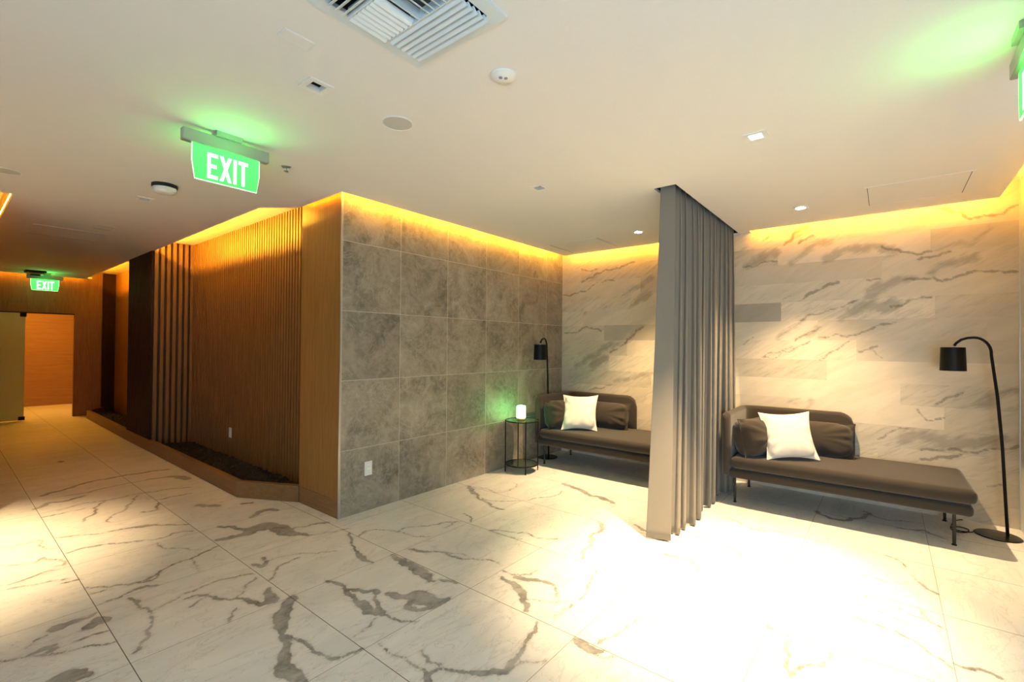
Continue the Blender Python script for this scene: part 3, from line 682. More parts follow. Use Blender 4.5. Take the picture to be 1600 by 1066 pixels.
# LED strips lying on the ceiling edge, shining at the walls
def led(label, p0, p1, nrm, strength, col, z=CZ+0.036, group=None, cat='light strip'):
    p0 = Vector((*p0, z)); p1 = Vector((*p1, z)); n = Vector((*nrm, 0)).normalized(); up = Vector((0, 0, 1))
    t = thing('led_strip', label, cat, p0, 0, group)
    d = p1-p0; hh = 0.008
    def quad(off, m, nm):
        bm = bmesh.new()
        a = [n*off-up*hh, n*off+d-up*hh, n*off+d+up*hh, n*off+up*hh]
        bm.faces.new([bm.verts.new(v) for v in a]); return mesh_obj(nm, bm, m, t)
    bm = bmesh.new()
    c = [n*-.012-up*(hh+.006), n*-.001-up*(hh+.006), n*-.001+up*(hh+.004), n*-.012+up*(hh+.004)]
    A_ = [bm.verts.new(v) for v in c]; B_ = [bm.verts.new(v+d) for v in c]
    for i in range(4): bm.faces.new((A_[i], A_[(i+1) % 4], B_[(i+1) % 4], B_[i]))
    bm.faces.new(A_[::-1]); bm.faces.new(B_)
    bmesh.ops.recalc_face_normals(bm, faces=bm.faces)
    mesh_obj('housing', bm, M_white, t)
    quad(0.001, emit('led_'+str(len(bpy.data.materials)), col, strength), 'diffuser')
    return t
led('amber light strip in the cove above the grey stone wall', (2.15, EY-.004), (EX-.03, EY-.004), (0, 1), COVE_STONE, AMBER)
led('amber light strip in the cove of the marble wall beside the stone wall', (EX-.004, 1.56), (EX-.004, EY-.05), (1, 0), COVE_MARBLE, AMBER)
led('amber light strip in the cove of the marble wall above the right sofa', (EX-.004, -.68), (EX-.004, 1.12), (1, 0), COVE_MARBLE, AMBER)
led('amber light strip in the cove along the right side wall', (3.7, -.716), (EX-.03, -.716), (0, -1), COVE_MARBLE*.7, AMBER)
led('amber light strip above the narrow wood pier', (2.094, 3.5), (2.094, 4.2), (1, 0), COVE_STONE*.30, ORANGE)
led('amber light strip above the nearer planter niche', (1.81, 4.62), (1.81, 7.65), (1, 0), COVE_NICHE, AMBER, CZ+.055)
led('amber light strip above the farther planter niche', (1.81, 9.1), (1.81, 12.1), (1, 0), COVE_NICHE*.6, ORANGE, CZ+.055)
led('amber light strip above the far wall with the opening', (.45, 12.356), (1.9, 12.356), (0, 1), COVE_FAR, ORANGE)
led('amber light strip in the cove along the left corridor wall', (.406, 5.9), (.406, 12.3), (-1, 0), COVE_FAR*1.5, AMBER)

# ---------------------------------------------------------------- downlights
def downlight(x, y, label, lit, shape='square', power=0, half=34, blend=0.7, col=WARM, group=None, tilt=(0, 0)):
    t = thing('recessed_downlight', label, 'downlight', (x, y, CZ), 0, group)
    R_ = 0.06
    if shape == 'square':
        fr = slab(rect(-R_, R_, -R_, R_), [rect(-HS, HS, -HS, HS)], -0.006, 0.0005)
    else:
        fr = slab(disc(0, 0, R_, 32), [disc(0, 0, 0.04)], -0.006, 0.0005)
    mesh_obj('trim', fr, M_white, t)
    bm = bmesh.new()
    if shape == 'square':
        for a in ((-HS-.004, -HS, -HS, HS), (HS, HS+.004, -HS, HS), (-HS-.004, HS+.004, -HS-.004, -HS), (-HS-.004, HS+.004, HS, HS+.004)): box(bm, *a, 0.021, 0.09)
        box(bm, -HS-.004, HS+.004, -HS-.004, HS+.004, 0.09, 0.095)
    else:
        cyl(bm, (0, 0), .042, .042, .021, .09, 24, False); bm.faces.new([bm.verts.new((.042*math.cos(2*PI*i/24), .042*math.sin(2*PI*i/24), .09)) for i in range(24)])
    mesh_obj('housing', bm, M_void if not lit else M_white, t)
    bm = bmesh.new()
    if lit:
        r = .031 if shape == 'square' else .036
        if shape == 'square': box(bm, -r, r, -r*.8, r*.8, 0.008, 0.013)
        else: cyl(bm, (0, 0), r, r, 0.008, 0.013, 24)
        mesh_obj('lens', bm, emit('lamp_lens', (1, 0.9, 0.72), 60), t)
        s = spot_light('downlight_beam', (x, y, CZ-0.012), power, col, half, blend, .03, tilt)
    else:
        lathe(bm, (0, 0), [(.024, .03), (.02, .045), (.008, .055), (0, .055)], 16)
        mesh_obj('lens', bm, M_blackgl, t)
    return t
downlight(*LIT[0], 'lit square downlight in the ceiling in front of the right sofa, nearest the camera', True, 'square', SPOT_MAIN, 30, 1.0, tilt=(math.radians(4.5), 0))
downlight(*LIT[1], 'lit round downlight in the ceiling above the right sofa', True, 'round', SPOT_WALL, 42, .9)
downlight(*LIT[2], 'small lit downlight left of the curtain above the left sofa', True, 'round', SPOT_WALL, 42, .9)
downlight(*UNLIT[0], 'unlit square downlight with black centre beside the round speaker grille', False)
downlight(*UNLIT[1], 'unlit square downlight between the green exit sign and the curtain', False)
downlight(*UNLIT[2], 'unlit square downlight behind the smoke alarm above the planter corridor', False)
downlight(-.35, 4.85, 'lit downlight of the side passage left of the frame', True, 'round', SPOT_LEFT, 34, .9)

# ---------------------------------------------------------------- small things on the ceiling
def on_ceiling(name, label, cat, bm, mat, x, y, rz=0, smooth=False, group=None):
    o = mesh_obj(name, bm, mat, None, smooth); o.location = (x, y, CZ); o.rotation_euler = (0, 0, rz); return tag(o, label, cat, group)
def speaker(x, y, label):
    t = thing('ceiling_speaker', label, 'speaker', (x, y, CZ))
    bm = bmesh.new(); lathe(bm, (0, 0), [(.088, 0), (.088, -.004), (.083, -.006), (.080, -.003)], 48); mesh_obj('rim', bm, M_white, t)
    bm = bmesh.new(); lathe(bm, (0, 0), [(.080, -.003), (.04, -.0035), (0, -.0035)], 48)
    mesh_obj('grille', bm, plain('speaker_grille', (.50, .49, .46), .7, 0, .35, 500, .4), t)
speaker(1.627, 2.152, 'round flush speaker grille in the middle of the ceiling')
speaker(.315, 5.03, 'round flush speaker grille at the left edge above the corridor')
t = thing('motion_sensor', 'white round ceiling sensor with two grey windows near the air vent', 'sensor', (1.64, 1.385, CZ), math.radians(-40))
bm = bmesh.new(); lathe(bm, (0, 0), [(.062, 0), (.062, -.005), (.058, -.008), (.052, -.009), (.046, -.016), (.02, -.021), (0, -.022)], 48); mesh_obj('body', bm, M_white, t, True)
for sx in (-.012, .012):
    bm = bmesh.new(); lathe(bm, (sx-.003, -.016), [(.0095, -.014), (.0085, -.0225), (0, -.0235)], 16); mesh_obj('sensor_window', bm, plain('grey_sensor', (.22, .23, .25), .3), t)
bm = B(-.062, .062, -.034, .034, -.004, 0.0004)
on_ceiling('cover_plate', 'blank white rectangular cover plate left of the air vent', 'cover plate', bm, M_white, .917, 1.887)
t = thing('smoke_alarm', 'round smoke alarm with a domed strobe beside the nearer exit sign', 'smoke alarm', (1.135, 4.46, CZ), .3)
bm = bmesh.new(); lathe(bm, (0, 0), [(.085, 0), (.085, -.022), (.078, -.028)], 40); mesh_obj('base', bm, M_void, t, True)
bm = bmesh.new(); lathe(bm, (0, 0), [(.080, -.028), (.08, -.05), (.066, -.066), (.03, -.072), (0, -.073)], 40); mesh_obj('dome', bm, M_white, t, True)
bm = B(-.035, .035, -.082, -.05, -.056, -.03); mesh_obj('strobe_lens', bm, plain('strobe_lens', (.8, .82, .7), .1), t)
t = thing('sprinkler_head', 'small metal sprinkler head just right of the nearer exit sign', 'sprinkler', (1.545, 3.30, CZ))
bm = bmesh.new(); lathe(bm, (0, 0), [(.032, 0), (.030, -.004), (.014, -.006)], 24); mesh_obj('escutcheon', bm, M_metal, t, True)
bm = bmesh.new(); cyl(bm, (0, 0), .007, .005, -.03, -.004, 12)
for s in (-1, 1): tube(bm, [(s*.012, 0, -.006), (s*.015, 0, -.02), (0, 0, -.034)], .002, 6)
mesh_obj('frame', bm, M_metal, t)
bm = bmesh.new(); cyl(bm, (0, 0), .017, .017, -.037, -.035, 16); mesh_obj('deflector', bm, M_metal, t)
t = thing('ceiling_strobe', 'dark louvred square fitting on the ceiling before the far exit sign', 'alarm', (1.12, 11.75, CZ))
mesh_obj('base', B(-.13, .13, -.12, .12, -.03, 0), M_void, t)
mesh_obj('louvre', B(-.10, .10, -.09, .09, -.06, -.032), plain('aged_plastic', (.3, .28, .25), .5), t)
mesh_obj('lens', B(-.06, .06, -.05, .05, -.085, -.062), M_void, t)
# access panels: a shallow frame with a flush door
def access_panel(x0, x1, y0, y1, label):
    cx, cy = (x0+x1)/2, (y0+y1)/2; a, b = (x1-x0)/2, (y1-y0)/2
    t = thing('access_panel', label, 'access panel', (cx, cy, CZ))
    mesh_obj('frame', slab(rect(-a, a, -b, b), [rect(-a+.018, a-.018, -b+.018, b-.018)], -.003, .0004), M_ceil, t)
    mesh_obj('door', B(-a+.021, a-.021, -b+.021, b-.021, -.002, .0004), M_ceil, t)
    for s in (-1, 1):
        mesh_obj('gap', B(-a+.017, a-.017, s*(b-.0195)-.0018, s*(b-.0195)+.0018, -.0032, .0004), M_void, t)
access_panel(4.53, 5.14, -.485, .14, 'large square ceiling access panel above the far end of the right sofa')
access_panel(4.76, 5.36, 2.60, 3.28, 'square ceiling access panel in the corner above the left sofa')
access_panel(.65, 1.25, 7.05, 7.70, 'square ceiling access panel over the corridor beside the planter')
access_panel(1.06, 1.24, 6.55, 6.78, 'small ceiling access panel over the corridor before the larger one')

# air vent: frame and four banks of curved blades
t = thing('air_vent', 'white square ceiling air diffuser with blades in several directions', 'air vent', (1.09, 1.38, CZ))
mesh_obj('frame', slab(rect(-.26, .26, -.26, .26), [rect(-.205, .205, -.205, .205)], -.008, .0004), M_whitem, t)
def blade(L_, tilt, wdt=.033):
    """one blade, running along x, leaning so that it throws air to -y"""
    bm = bmesh.new(); n = 5; pr = []
    for i in range(n+1):
        s = i/n; a = tilt+0.5*s
        pr.append((wdt*s*math.cos(a)-wdt/2, -.022+wdt*s*math.sin(a)*.8))
    top = [[bm.verts.new((sx*L_/2, y, z)) for y, z in pr] for sx in (-1, 1)]
    bot = [[bm.verts.new((sx*L_/2, y+.001, z-.002)) for y, z in pr] for sx in (-1, 1)]
    for i in range(n):
        bm.faces.new((top[0][i], top[1][i], top[1][i+1], top[0][i+1])); bm.faces.new((bot[0][i+1], bot[1][i+1], bot[1][i], bot[0][i]))
    for k in (0, n): bm.faces.new((top[0][k], top[1][k], bot[1][k], bot[0][k]) if k == n else (bot[0][k], bot[1][k], top[1][k], top[0][k]))
    for s in (0, 1):
        for i in range(n): bm.faces.new((top[s][i], top[s][i+1], bot[s][i+1], bot[s][i]))
    bmesh.ops.recalc_face_normals(bm, faces=bm.faces)
    return bm
def bank(cx, cy, n, L_, pitch, rz):
    first = None
    for i in range(n):
        if first is None: first = o = mesh_obj('blade', blade(L_, .35), M_whitem, t)
        else: o = first.copy(); COL.objects.link(o)
        k = (i-(n-1)/2)*pitch
        o.rotation_euler = (0, 0, rz)
        o.location = (cx-math.sin(rz)*k, cy+math.cos(rz)*k, 0)
bank(.130, 0, 6, .40, .028, PI/2)
bank(-.035, .115, 7, .165, .026, PI)
bank(-.035, -.105, 5, .165, .030, 0)
bank(-.165, 0, 3, .40, .030, -PI/2)
bm = bmesh.new()
box(bm, .048, .054, -.205, .205, -.02, .02); box(bm, -.125, -.119, -.205, .205, -.02, .02); box(bm, -.119, .048, -.003, .003, -.02, .02)
mesh_obj('divider', bm, M_whitem, t)
mesh_obj('damper', B(-.2, .2, -.2, .2, .10, .11), plain('bluish_duct_metal', (.10, .16, .22), .4, .5), t)

# ---------------------------------------------------------------- exit signs
M_exit = emit('green_acrylic', (0.012, 0.55, 0.05), 1.0)
nt = M_exit.node_tree; bs = nt.nodes['Principled BSDF']
z_ = sepxyz(nt, objco(nt))[2]
L(nt, math_n(nt, 'MULTIPLY_ADD', ramp(nt, z_, -.30, -.10), 0.5, 1.1), bs.inputs['Emission Strength'])
bs.inputs['Emission Color'].default_value = (0.05, 0.70, 0.075, 1)
M_letter = emit('exit_letters', (0.62, 1.0, 0.66), 1.9)
M_edge = emit('lit_acrylic_edge', (0.35, 1.0, 0.35), 2.0)
M_greenled = emit('green_led', (0.05, 1.0, 0.14), 90.0)
def exit_sign(x, y, rz, label, drop=0.0):
    t = thing('exit_sign', label, 'exit sign', (x, y, CZ), rz)
    bm = B(-.235, .235, -.022, .022, -.1-drop, -.03-drop); bmesh.ops.bevel(bm, geom=list(bm.edges), offset=.003, segments=2, affect='EDGES')
    mesh_obj('housing', bm, M_metal2, t)
    mesh_obj('mounting_canopy', B(-.07, .07, -.04, .04, -.03-drop, 0.0), M_metal2, t)
    p = slab([(-.182, -.1-drop), (.182, -.1-drop), (.182, -.2-drop), (.168, -.30-drop), (-.168, -.30-drop), (-.182, -.2-drop)], [], -.003, .003)
    for v in p.verts: v.co = Vector((v.co.x, v.co.z, v.co.y))
    bmesh.ops.recalc_face_normals(p, faces=p.faces)
    pan = mesh_obj('sign_panel', p, M_exit, t)
    e = bmesh.new()
    tube(e, [(-.182, 0, -.101-drop), (-.182, 0, -.2-drop), (-.168, 0, -.30-drop), (.168, 0, -.30-drop), (.182, 0, -.2-drop), (.182, 0, -.101-drop)], .0035, 6)
    mesh_obj('panel_edge', e, M_edge, pan)
    # letters drawn as strokes on both faces
    LET = {'E': [(0, 0, .24, 1), (0, 0, .8, .14), (0, .43, .7, .57), (0, .86, .8, 1)], 'I': [(.0, 0, .26, 1)], 'T': [(.27, 0, .53, 1), (0, .86, .8, 1)], 'X': []}
    H0, HH, sc = -.282-drop, .148, .068
    xs = -.105
    for side in (-1, 1):
        bm = bmesh.new(); x_ = xs
        for ch in 'EXIT':
            wd = {'E': .8, 'X': .95, 'I': .26, 'T': .8}[ch]*sc
            def P(u, v): return (x_+u*sc, H0+v*HH)
            for a, b_, c, d in LET[ch]:
                (ax, az), (cx_, cz_) = P(a, b_), P(c, d)
                box(bm, ax, cx_, -.0045, .0045, az, cz_) if False else box(bm, ax, cx_, .0031 if side > 0 else -.0045, .0045 if side > 0 else -.0031, az, cz_)
            if ch == 'X':
                for u0, u1 in ((0, .67), (.67, 0)):
                    (ax, az), (bx, bz), (dx, _), (ex, _) = P(u0, 0), P(u1, 1), P(u0+.28, 0), P(u1+.28, 1)
                    y0, y1 = (.0031, .0045) if side > 0 else (-.0045, -.0031)
                    q = [bm.verts.new(v) for v in ((ax, y0, az), (dx, y0, az), (ex, y0, bz), (bx, y0, bz))]+[bm.verts.new(v) for v in ((ax, y1, az), (dx, y1, az), (ex, y1, bz), (bx, y1, bz))]
                    for f in ((3, 2, 1, 0), (4, 5, 6, 7), (0, 1, 5, 4), (1, 2, 6, 5), (2, 3, 7, 6), (3, 0, 4, 7)): bm.faces.new([q[i] for i in f])
            x_ += wd+.010
        if side > 0:      # mirrored so the back face reads correctly too
            for v in bm.verts: v.co.x = -v.co.x
            bmesh.ops.reverse_faces(bm, faces=bm.faces)
        bmesh.ops.recalc_face_normals(bm, faces=bm.faces)
        mesh_obj('lettering', bm, M_letter, pan)
    for s_ in (-1, 1):      # glow of the lit panel
        l = bpy.data.lights.new('sign_glow', 'SPOT'); l.spot_size = math.radians(150); l.spot_blend = 1.0; l.energy = 2.1; l.color = (.07, 1.0, .12); l.shadow_soft_size = .04
        lo = bpy.data.objects.new('sign_glow', l); COL.objects.link(lo); lo.parent = t; lo.location = (0, s_*.07, -.20-drop); lo.rotation_euler = (PI+s_*-.45, 0, 0)
    return t
M_metal2 = plain('satin_aluminium', (.42, .42, .40), .4, .6)
exit_sign(1.098, 3.10, 0, 'green illuminated exit sign hanging nearest, over the wood pier corridor')
exit_sign(1.26, 11.9, 0, 'small distant green exit sign above the far opening', .02)
exit_sign(2.64, -.43, 0, 'partly cut off green exit sign at the right edge of the ceiling')

# ---------------------------------------------------------------- planters
def curb(name, label, path, z, th=.05):
    pts = [Vector(p) for p in path]
    t = thing(name, label, 'planter', (pts[0].x, pts[0].y, 0))
    base = Vector((pts[0].x, pts[0].y))
    for a, b in zip(pts, pts[1:]):
        d = (b-a).normalized(); n = Vector((d.y, -d.x))   # to +x side
        if n.x < 0: n = -n
        bm = bmesh.new(); prism(bm, [tuple(a-base), tuple(b-base), tuple(b+n*th-base), tuple(a+n*th-base)], 0, z)
        bmesh.ops.recalc_face_normals(bm, faces=bm.faces)
        mesh_obj('side_board', bm, M_woody, t)
    return t
pl = curb('planter_bed', 'low oak edged planter bed of black rock in the nearer niche', [(2.14, 4.25), (1.835, 4.83), (1.84, 7.70)], .152)
pl2 = curb('planter_bed', 'low oak edged planter bed of black rock in the far niche', [(1.84, 9.02), (1.87, 12.0), (2.16, 12.43)], .152)
ICO = None
def rocks(name, label, inside, x0, x1, y0, y1, n, seed):
    rnd = random.Random(seed)
    bmi = bmesh.new(); bmesh.ops.create_icosphere(bmi, subdivisions=1, radius=1)
    V0 = np.array([v.co[:] for v in bmi.verts]); F0 = np.array([[v.index for v in f.verts] for f in bmi.faces]); bmi.free()
    VV = []; FF = []; k = 0; tries = 0
    while k < n and tries < n*10:
        tries += 1
        x, y = rnd.uniform(x0, x1), rnd.uniform(y0, y1)
        if not inside(x, y): continue
        r = rnd.uniform(.018, .036)
        jit = np.array([rnd.uniform(.75, 1.2) for _ in range(len(V0))])[:, None]
        v = V0*jit*np.array([rnd.uniform(.8, 1.2), rnd.uniform(.8, 1.2), rnd.uniform(.6, .9)])*r+np.array([x, y, rnd.uniform(.045, .075)])
        VV.append(v); FF.append(F0+k*len(V0)); k += 1
    me = bpy.data.meshes.new(name); me.from_pydata(np.concatenate(VV).tolist(), [], np.concatenate(FF).tolist())
    me.materials.append(M_rock)
    o = bpy.data.objects.new(name, me); COL.objects.link(o); tag(o, label, 'rocks'); o['kind'] = 'stuff'; return o
def in_near(x, y):
    if x > 2.30: return False
    lim = 1.93 if y > 4.95 else 1.93+(4.95-y)*.54
    return x > lim
rocks('lava_rock', 'black lava rock filling the nearer planter bed', in_near, 1.92, 2.31, 4.36, 7.68, 2600, 1)
rocks('lava_rock', 'black lava rock filling the far planter bed', lambda x, y: x > 1.96+(max(0, y-11.9))*.5, 1.95, 2.31, 9.06, 12.35, 1300, 2)
bm = bmesh.new(); prism(bm, [(2.2, 4.28), (2.33, 4.28), (2.33, 7.74), (1.9, 7.74), (1.9, 4.9)], 0.0005, .045); bm2 = bm
o = struct('floor_planter', bm2, M_void)
bm = bmesh.new(); prism(bm, [(1.92, 9.04), (2.34, 9.04), (2.34, 12.4), (2.18, 12.4), (1.93, 12.0)], 0.0005, .045)
struct('floor_planter_far', bm, M_void)

# ---------------------------------------------------------------- power outlets
def outlet(loc, rz, label, double=True):
    t = thing('power_outlet', label, 'outlet', loc, rz)   # plate faces local -y
    bm = rbox(-.038, .038, -.006, 0.0, -.062, .062, .0025, 2); mesh_obj('plate', bm, M_white, t)
    bm = rbox(-.018, .018, -.009, -.0065, -.036, .036, .002, 2); ins = mesh_obj('socket_insert', bm, plain('outlet_insert', (.8, .8, .78), .3), t)
    for zc in (-.019, .019):
        for xx in (-.007, .007): mesh_obj('slot', B(xx-.001, xx+.001, -.0096, -.0088, zc-.004, zc+.005), M_void, ins)
        mesh_obj('ground_slot', B(-.002, .002, -.0096, -.0088, zc-.012, zc-.009), M_void, ins)
outlet((2.432, SY-.0005, .372), 0, 'white power outlet low on the grey stone wall')
outlet((NX-.038, 6.33, .364), -PI/2, 'white power outlet low on the slatted wood wall')

# ---------------------------------------------------------------- glass door leaf with patch fittings
t = thing('glass_door', 'frosted green glass door leaf left of the far opening', 'door', (.70, FY, 0))
m, nt, b = new_mat('green_tinted_glass'); b.inputs['Base Color'].default_value = (.62, .70, .50, 1); b.inputs['Roughness'].default_value = .45
b.inputs['Transmission Weight'].default_value = .35
mesh_obj('pane', B(.0, .37, -.03, -.018, .012, 2.0), m, t)
for z0, z1 in ((.012, .08), (1.93, 2.0)): mesh_obj('patch_fitting', B(.30, .385, -.04, -.008, z0, z1), M_black, t)
struct('trim_3', B(.70, 1.745, FY-.004, FY+.0, 2.0, 2.022), M_dark)

# ---------------------------------------------------------------- curtain
def curtain():
    t = thing('curtain', 'floor length grey pleated curtain dividing the two sofa bays', 'curtain', (3.6, 1.35, 0))
    ns, nz = 620, 40
    Z = np.linspace(.012, 2.79, nz)
    s = np.linspace(0, 1, ns)
    rnd = np.random.RandomState(7)
    npl = 15
    ph = 2*PI*npl*s+0.55*np.sin(2*PI*2.3*s+.6)+.35*np.sin(2*PI*5.1*s)
    ampv = 1+.28*np.sin(2*PI*3.7*s+1.2)
    VV = np.zeros((nz, ns, 3))
    for k, z in enumerate(Z):
        f = 1-z/2.79                        # 0 top .. 1 bottom
        xa, xb = 3.60-.16*f**1.3, 5.56-.12*f
        A_ = (.045+.062*f**.7)*ampv
        p = ph+f*(.5*np.sin(2*PI*1.7*s)+.3*np.sin(2*PI*4.3*s+2))
        y = 1.352+A_*np.tanh(1.1*np.sin(p))*1.1-.02*f*np.sin(2*PI*s*1.2)
        x = xa+(xb-xa)*s+.018*(1+f)*np.sin(2*p)
        # flat leading panel
        wdt = .055
        q = np.clip((wdt-s)/wdt, 0, 1)
        y0 = 1.352-(.055+.035*f)+(.10+.075*f)*q
        x0 = xa+.05*(1-q)
        mL = np.clip((s-wdt)/.02, 0, 1)
        y = np.where(s <= wdt, y0, y*mL+y0*(1-mL)); x = np.where(s <= wdt, x0, x*mL+(x0+0)*(1-mL))
        VV[k, :, 0] = x-3.6; VV[k, :, 1] = y-1.35; VV[k, :, 2] = z
    i = np.arange(nz-1)[:, None]*ns+np.arange(ns-1)[None, :]
    q = np.stack([i, i+1, i+ns+1, i+ns], -1).reshape(-1, 4)
    me = bpy.data.meshes.new('cloth'); me.from_pydata(VV.reshape(-1, 3).tolist(), [], q.tolist())
    for p_ in me.polygons: p_.use_smooth = True
    me.materials.append(M_curt)
    o = bpy.data.objects.new('cloth', me); COL.objects.link(o); o.parent = t
    md = o.modifiers.new('thick', 'SOLIDIFY'); md.thickness = .003
    # hem along the bottom
    mesh_obj('track', B(.0, 1.93, -.012, .012, 2.80, 2.82), M_black, t)
curtain()

# ---------------------------------------------------------------- cushions
def pillow_bm(w_, h_, t_, ex=.45, pin=.10, seed=0, wr=.006, n=44):
    rnd = np.random.RandomState(seed)
    u = np.linspace(-1, 1, n)
    u = np.sign(u)*(1-(1-np.abs(u))**1.35)
    U, V_ = np.meshgrid(u, u, indexing='ij')
    X = w_/2*U*(1-pin*(1-V_**2)**1.0*np.abs(U)**2); Y = h_/2*V_*(1-pin*(1-U**2)*np.abs(V_)**2)
    rho = (np.abs(U)**3.4+np.abs(V_)**3.4)**(1/3.4)
    T = t_/2*(.8*np.clip(1-rho**2, 0, 1)**ex+.2*np.clip((1-U**2)*(1-V_**2), 0, 1)**.5)
    ang = np.arctan2(V_, U); rad = np.maximum(np.abs(U), np.abs(V_))
    W = np.zeros_like(U)
    for k in range(7):
        a0, fr = rnd.uniform(0, 2*PI), rnd.randint(5, 17)
        W += np.cos(fr*ang+a0+2*rad)*rnd.uniform(.4, 1)
    for k in range(5):
        kx, ky, p0 = rnd.uniform(-6, 6), rnd.uniform(-6, 6), rnd.uniform(0, 6)
        W += .6*np.cos(kx*U+ky*V_+p0)
    W *= wr/1.6*np.clip(rad, 0.1, 1)**2.2*np.clip((1-rad)*7, 0, 1)
    bm = bmesh.new()
    top = [[bm.verts.new((X[i, j], Y[i, j], T[i, j]+W[i, j])) for j in range(n)] for i in range(n)]
    bot = [[top[i][j] if i in (0, n-1) or j in (0, n-1) else bm.verts.new((X[i, j], Y[i, j], -T[i, j]+W[n-1-i, j]*.7)) for j in range(n)] for i in range(n)]
    for i in range(n-1):
        for j in range(n-1):
            bm.faces.new((top[i][j], top[i+1][j], top[i+1][j+1], top[i][j+1]))
            bm.faces.new((bot[i][j], bot[i][j+1], bot[i+1][j+1], bot[i+1][j]))
    return bm, (X, Y, n)
def pillow(name, label, cat, mat, size, loc, normal, roll=0, ex=.45, pin=.1, seed=0, wr=.006, group=None, seam=True):
    w_, h_, t_ = size
    bm, (X, Y, n) = pillow_bm(w_, h_, t_, ex, pin, seed, wr)
    t = thing(name, label, cat, loc, 0, group)
    z = Vector(normal).normalized(); x = Vector((0, 0, 1)).cross(z).normalized(); y = z.cross(x)
    R_ = Matrix((x, y, z)).transposed()@Matrix.Rotation(roll, 3, 'Z')
    t.rotation_euler = R_.to_euler()
    mesh_obj('cover', bm, mat, t, True)
    if seam:
        loop = [(X[i, 0], Y[i, 0], 0) for i in range(n)]+[(X[n-1, j], Y[n-1, j], 0) for j in range(1, n)]+[(X[i, n-1], Y[i, n-1], 0) for i in range(n-2, -1, -1)]+[(X[0, j], Y[0, j], 0) for j in range(n-2, 0, -1)]
        bm = bmesh.new(); tube(bm, loop+[loop[0]], .0028, 6, False); mesh_obj('piping', bm, mat, t, True)
    return t

# ---------------------------------------------------------------- daybed sofa
SL, SD = 1.74, .84
def sofa():
    t = thing('daybed_sofa', 'dark brown upholstered daybed right of the curtain with a floor lamp at its foot', 'sofa', (4.70, 1.225, 0))
    # platform
    bm = rbox(.015, SD+.0, -SL+.02, -.06, .245, .325, .028, 5); mesh_obj('platform', bm, M_sofa, t, True)
    # mattress, soft rounded block with a crowned top
    bm = rbox(.0, SD-.005, -SL, -.075, .335, .445, .045, 7)
    bmesh.ops.subdivide_edges(bm, edges=[e for e in bm.edges if e.calc_length() > .3], cuts=14, use_grid_fill=True)
    for v in bm.verts:
        u = (v.co.x-.37)/.37; q = (v.co.y+SL/2+.04)/(SL/2-.04)
        k = max(0, 1-u*u)*max(0, 1-q**4)
        if v.co.z > .42: v.co.z += .016*k
        v.co.x += (.010*max(0, 1-q**6) if v.co.x < .05 else 0)*-1
    mesh_obj('mattress', bm, M_sofa, t, True)
    # wrap-round arm and back, one padded band with a rounded upper edge
    path = []; r = .11
    X0, X1, Y0, Y1 = .0, SD-.03, -.035, -1.0
    for i in range(20): path.append((X0+(X1-r-X0)*i/20, Y0))
    for i in range(13):
        a = PI/2-PI/2*i/12; path.append((X1-r+r*math.cos(a), Y0-r+r*math.sin(a)))
    for i in range(1, 31): path.append((X1, Y0-r+(Y1-Y0+r)*i/30))
    P = [Vector(p) for p in path]
    acc = [0]
    for a, b in zip(P, P[1:]): acc.append(acc[-1]+(b-a).length)
    Ltot = acc[-1]; th = .036; zb, zt, rc = .27, .852, .13
    bm = bmesh.new(); rings = []
    for i, p in enumerate(P):
        d = (P[min(i+1, len(P)-1)]-P[max(i-1, 0)]).normalized(); n = Vector((-d.y, d.x))
        se = Ltot-acc[i]; ss = acc[i]
        drop = 0
        if se < rc: drop = rc-math.sqrt(max(0, rc*rc-(rc-se)**2))
        if ss < .05: drop = .05-math.sqrt(max(0, .0025-(.05-ss)**2))
        top = zt-drop; tt = th*(min(1, (min(se, ss)/.03+.25)) if min(se, ss) < .03 else 1)
        ring = []
        prof = [(-tt, zb), (-tt, (zb+top)/2), (-tt, top-th)]+[(-tt*math.cos(a), top-th+th*math.sin(a)) for a in [PI*k/8 for k in range(1, 8)]]+[(tt, top-th), (tt, (zb+top)/2), (tt, zb)]
        for o_, z in prof: ring.append(bm.verts.new((p.x+n.x*o_, p.y+n.y*o_, z)))
        rings.append(ring)
    for a, b in zip(rings, rings[1:]):
        m_ = len(a)
        for k in range(m_): bm.faces.new((a[k], a[(k+1) % m_], b[(k+1) % m_], b[k]))
    bm.faces.new(rings[0][::-1]); bm.faces.new(rings[-1])
    bmesh.ops.recalc_face_normals(bm, faces=bm.faces)
    mesh_obj('backrest', bm, M_sofa, t, True)
    for lx, ly in ((.10, -.10), (.10, -SL+.12), (SD-.12, -.10), (SD-.12, -SL+.12)):
        bm = bmesh.new(); cyl(bm, (lx, ly), .011, .011, .004, .25, 16); cyl(bm, (lx, ly), .016, .016, 0, .006, 16)
        mesh_obj('leg', bm, M_blackgl, t)
    return t
s2 = sofa(); s2.rotation_euler = (0, 0, math.radians(.8))
s1 = copy_tree(s2); s1.location = (4.70, 3.43, 0); s1.rotation_euler = (0, 0, 0)
s1['label'] = 'dark brown upholstered daybed in the corner by the grey stone wall, partly behind the curtain'
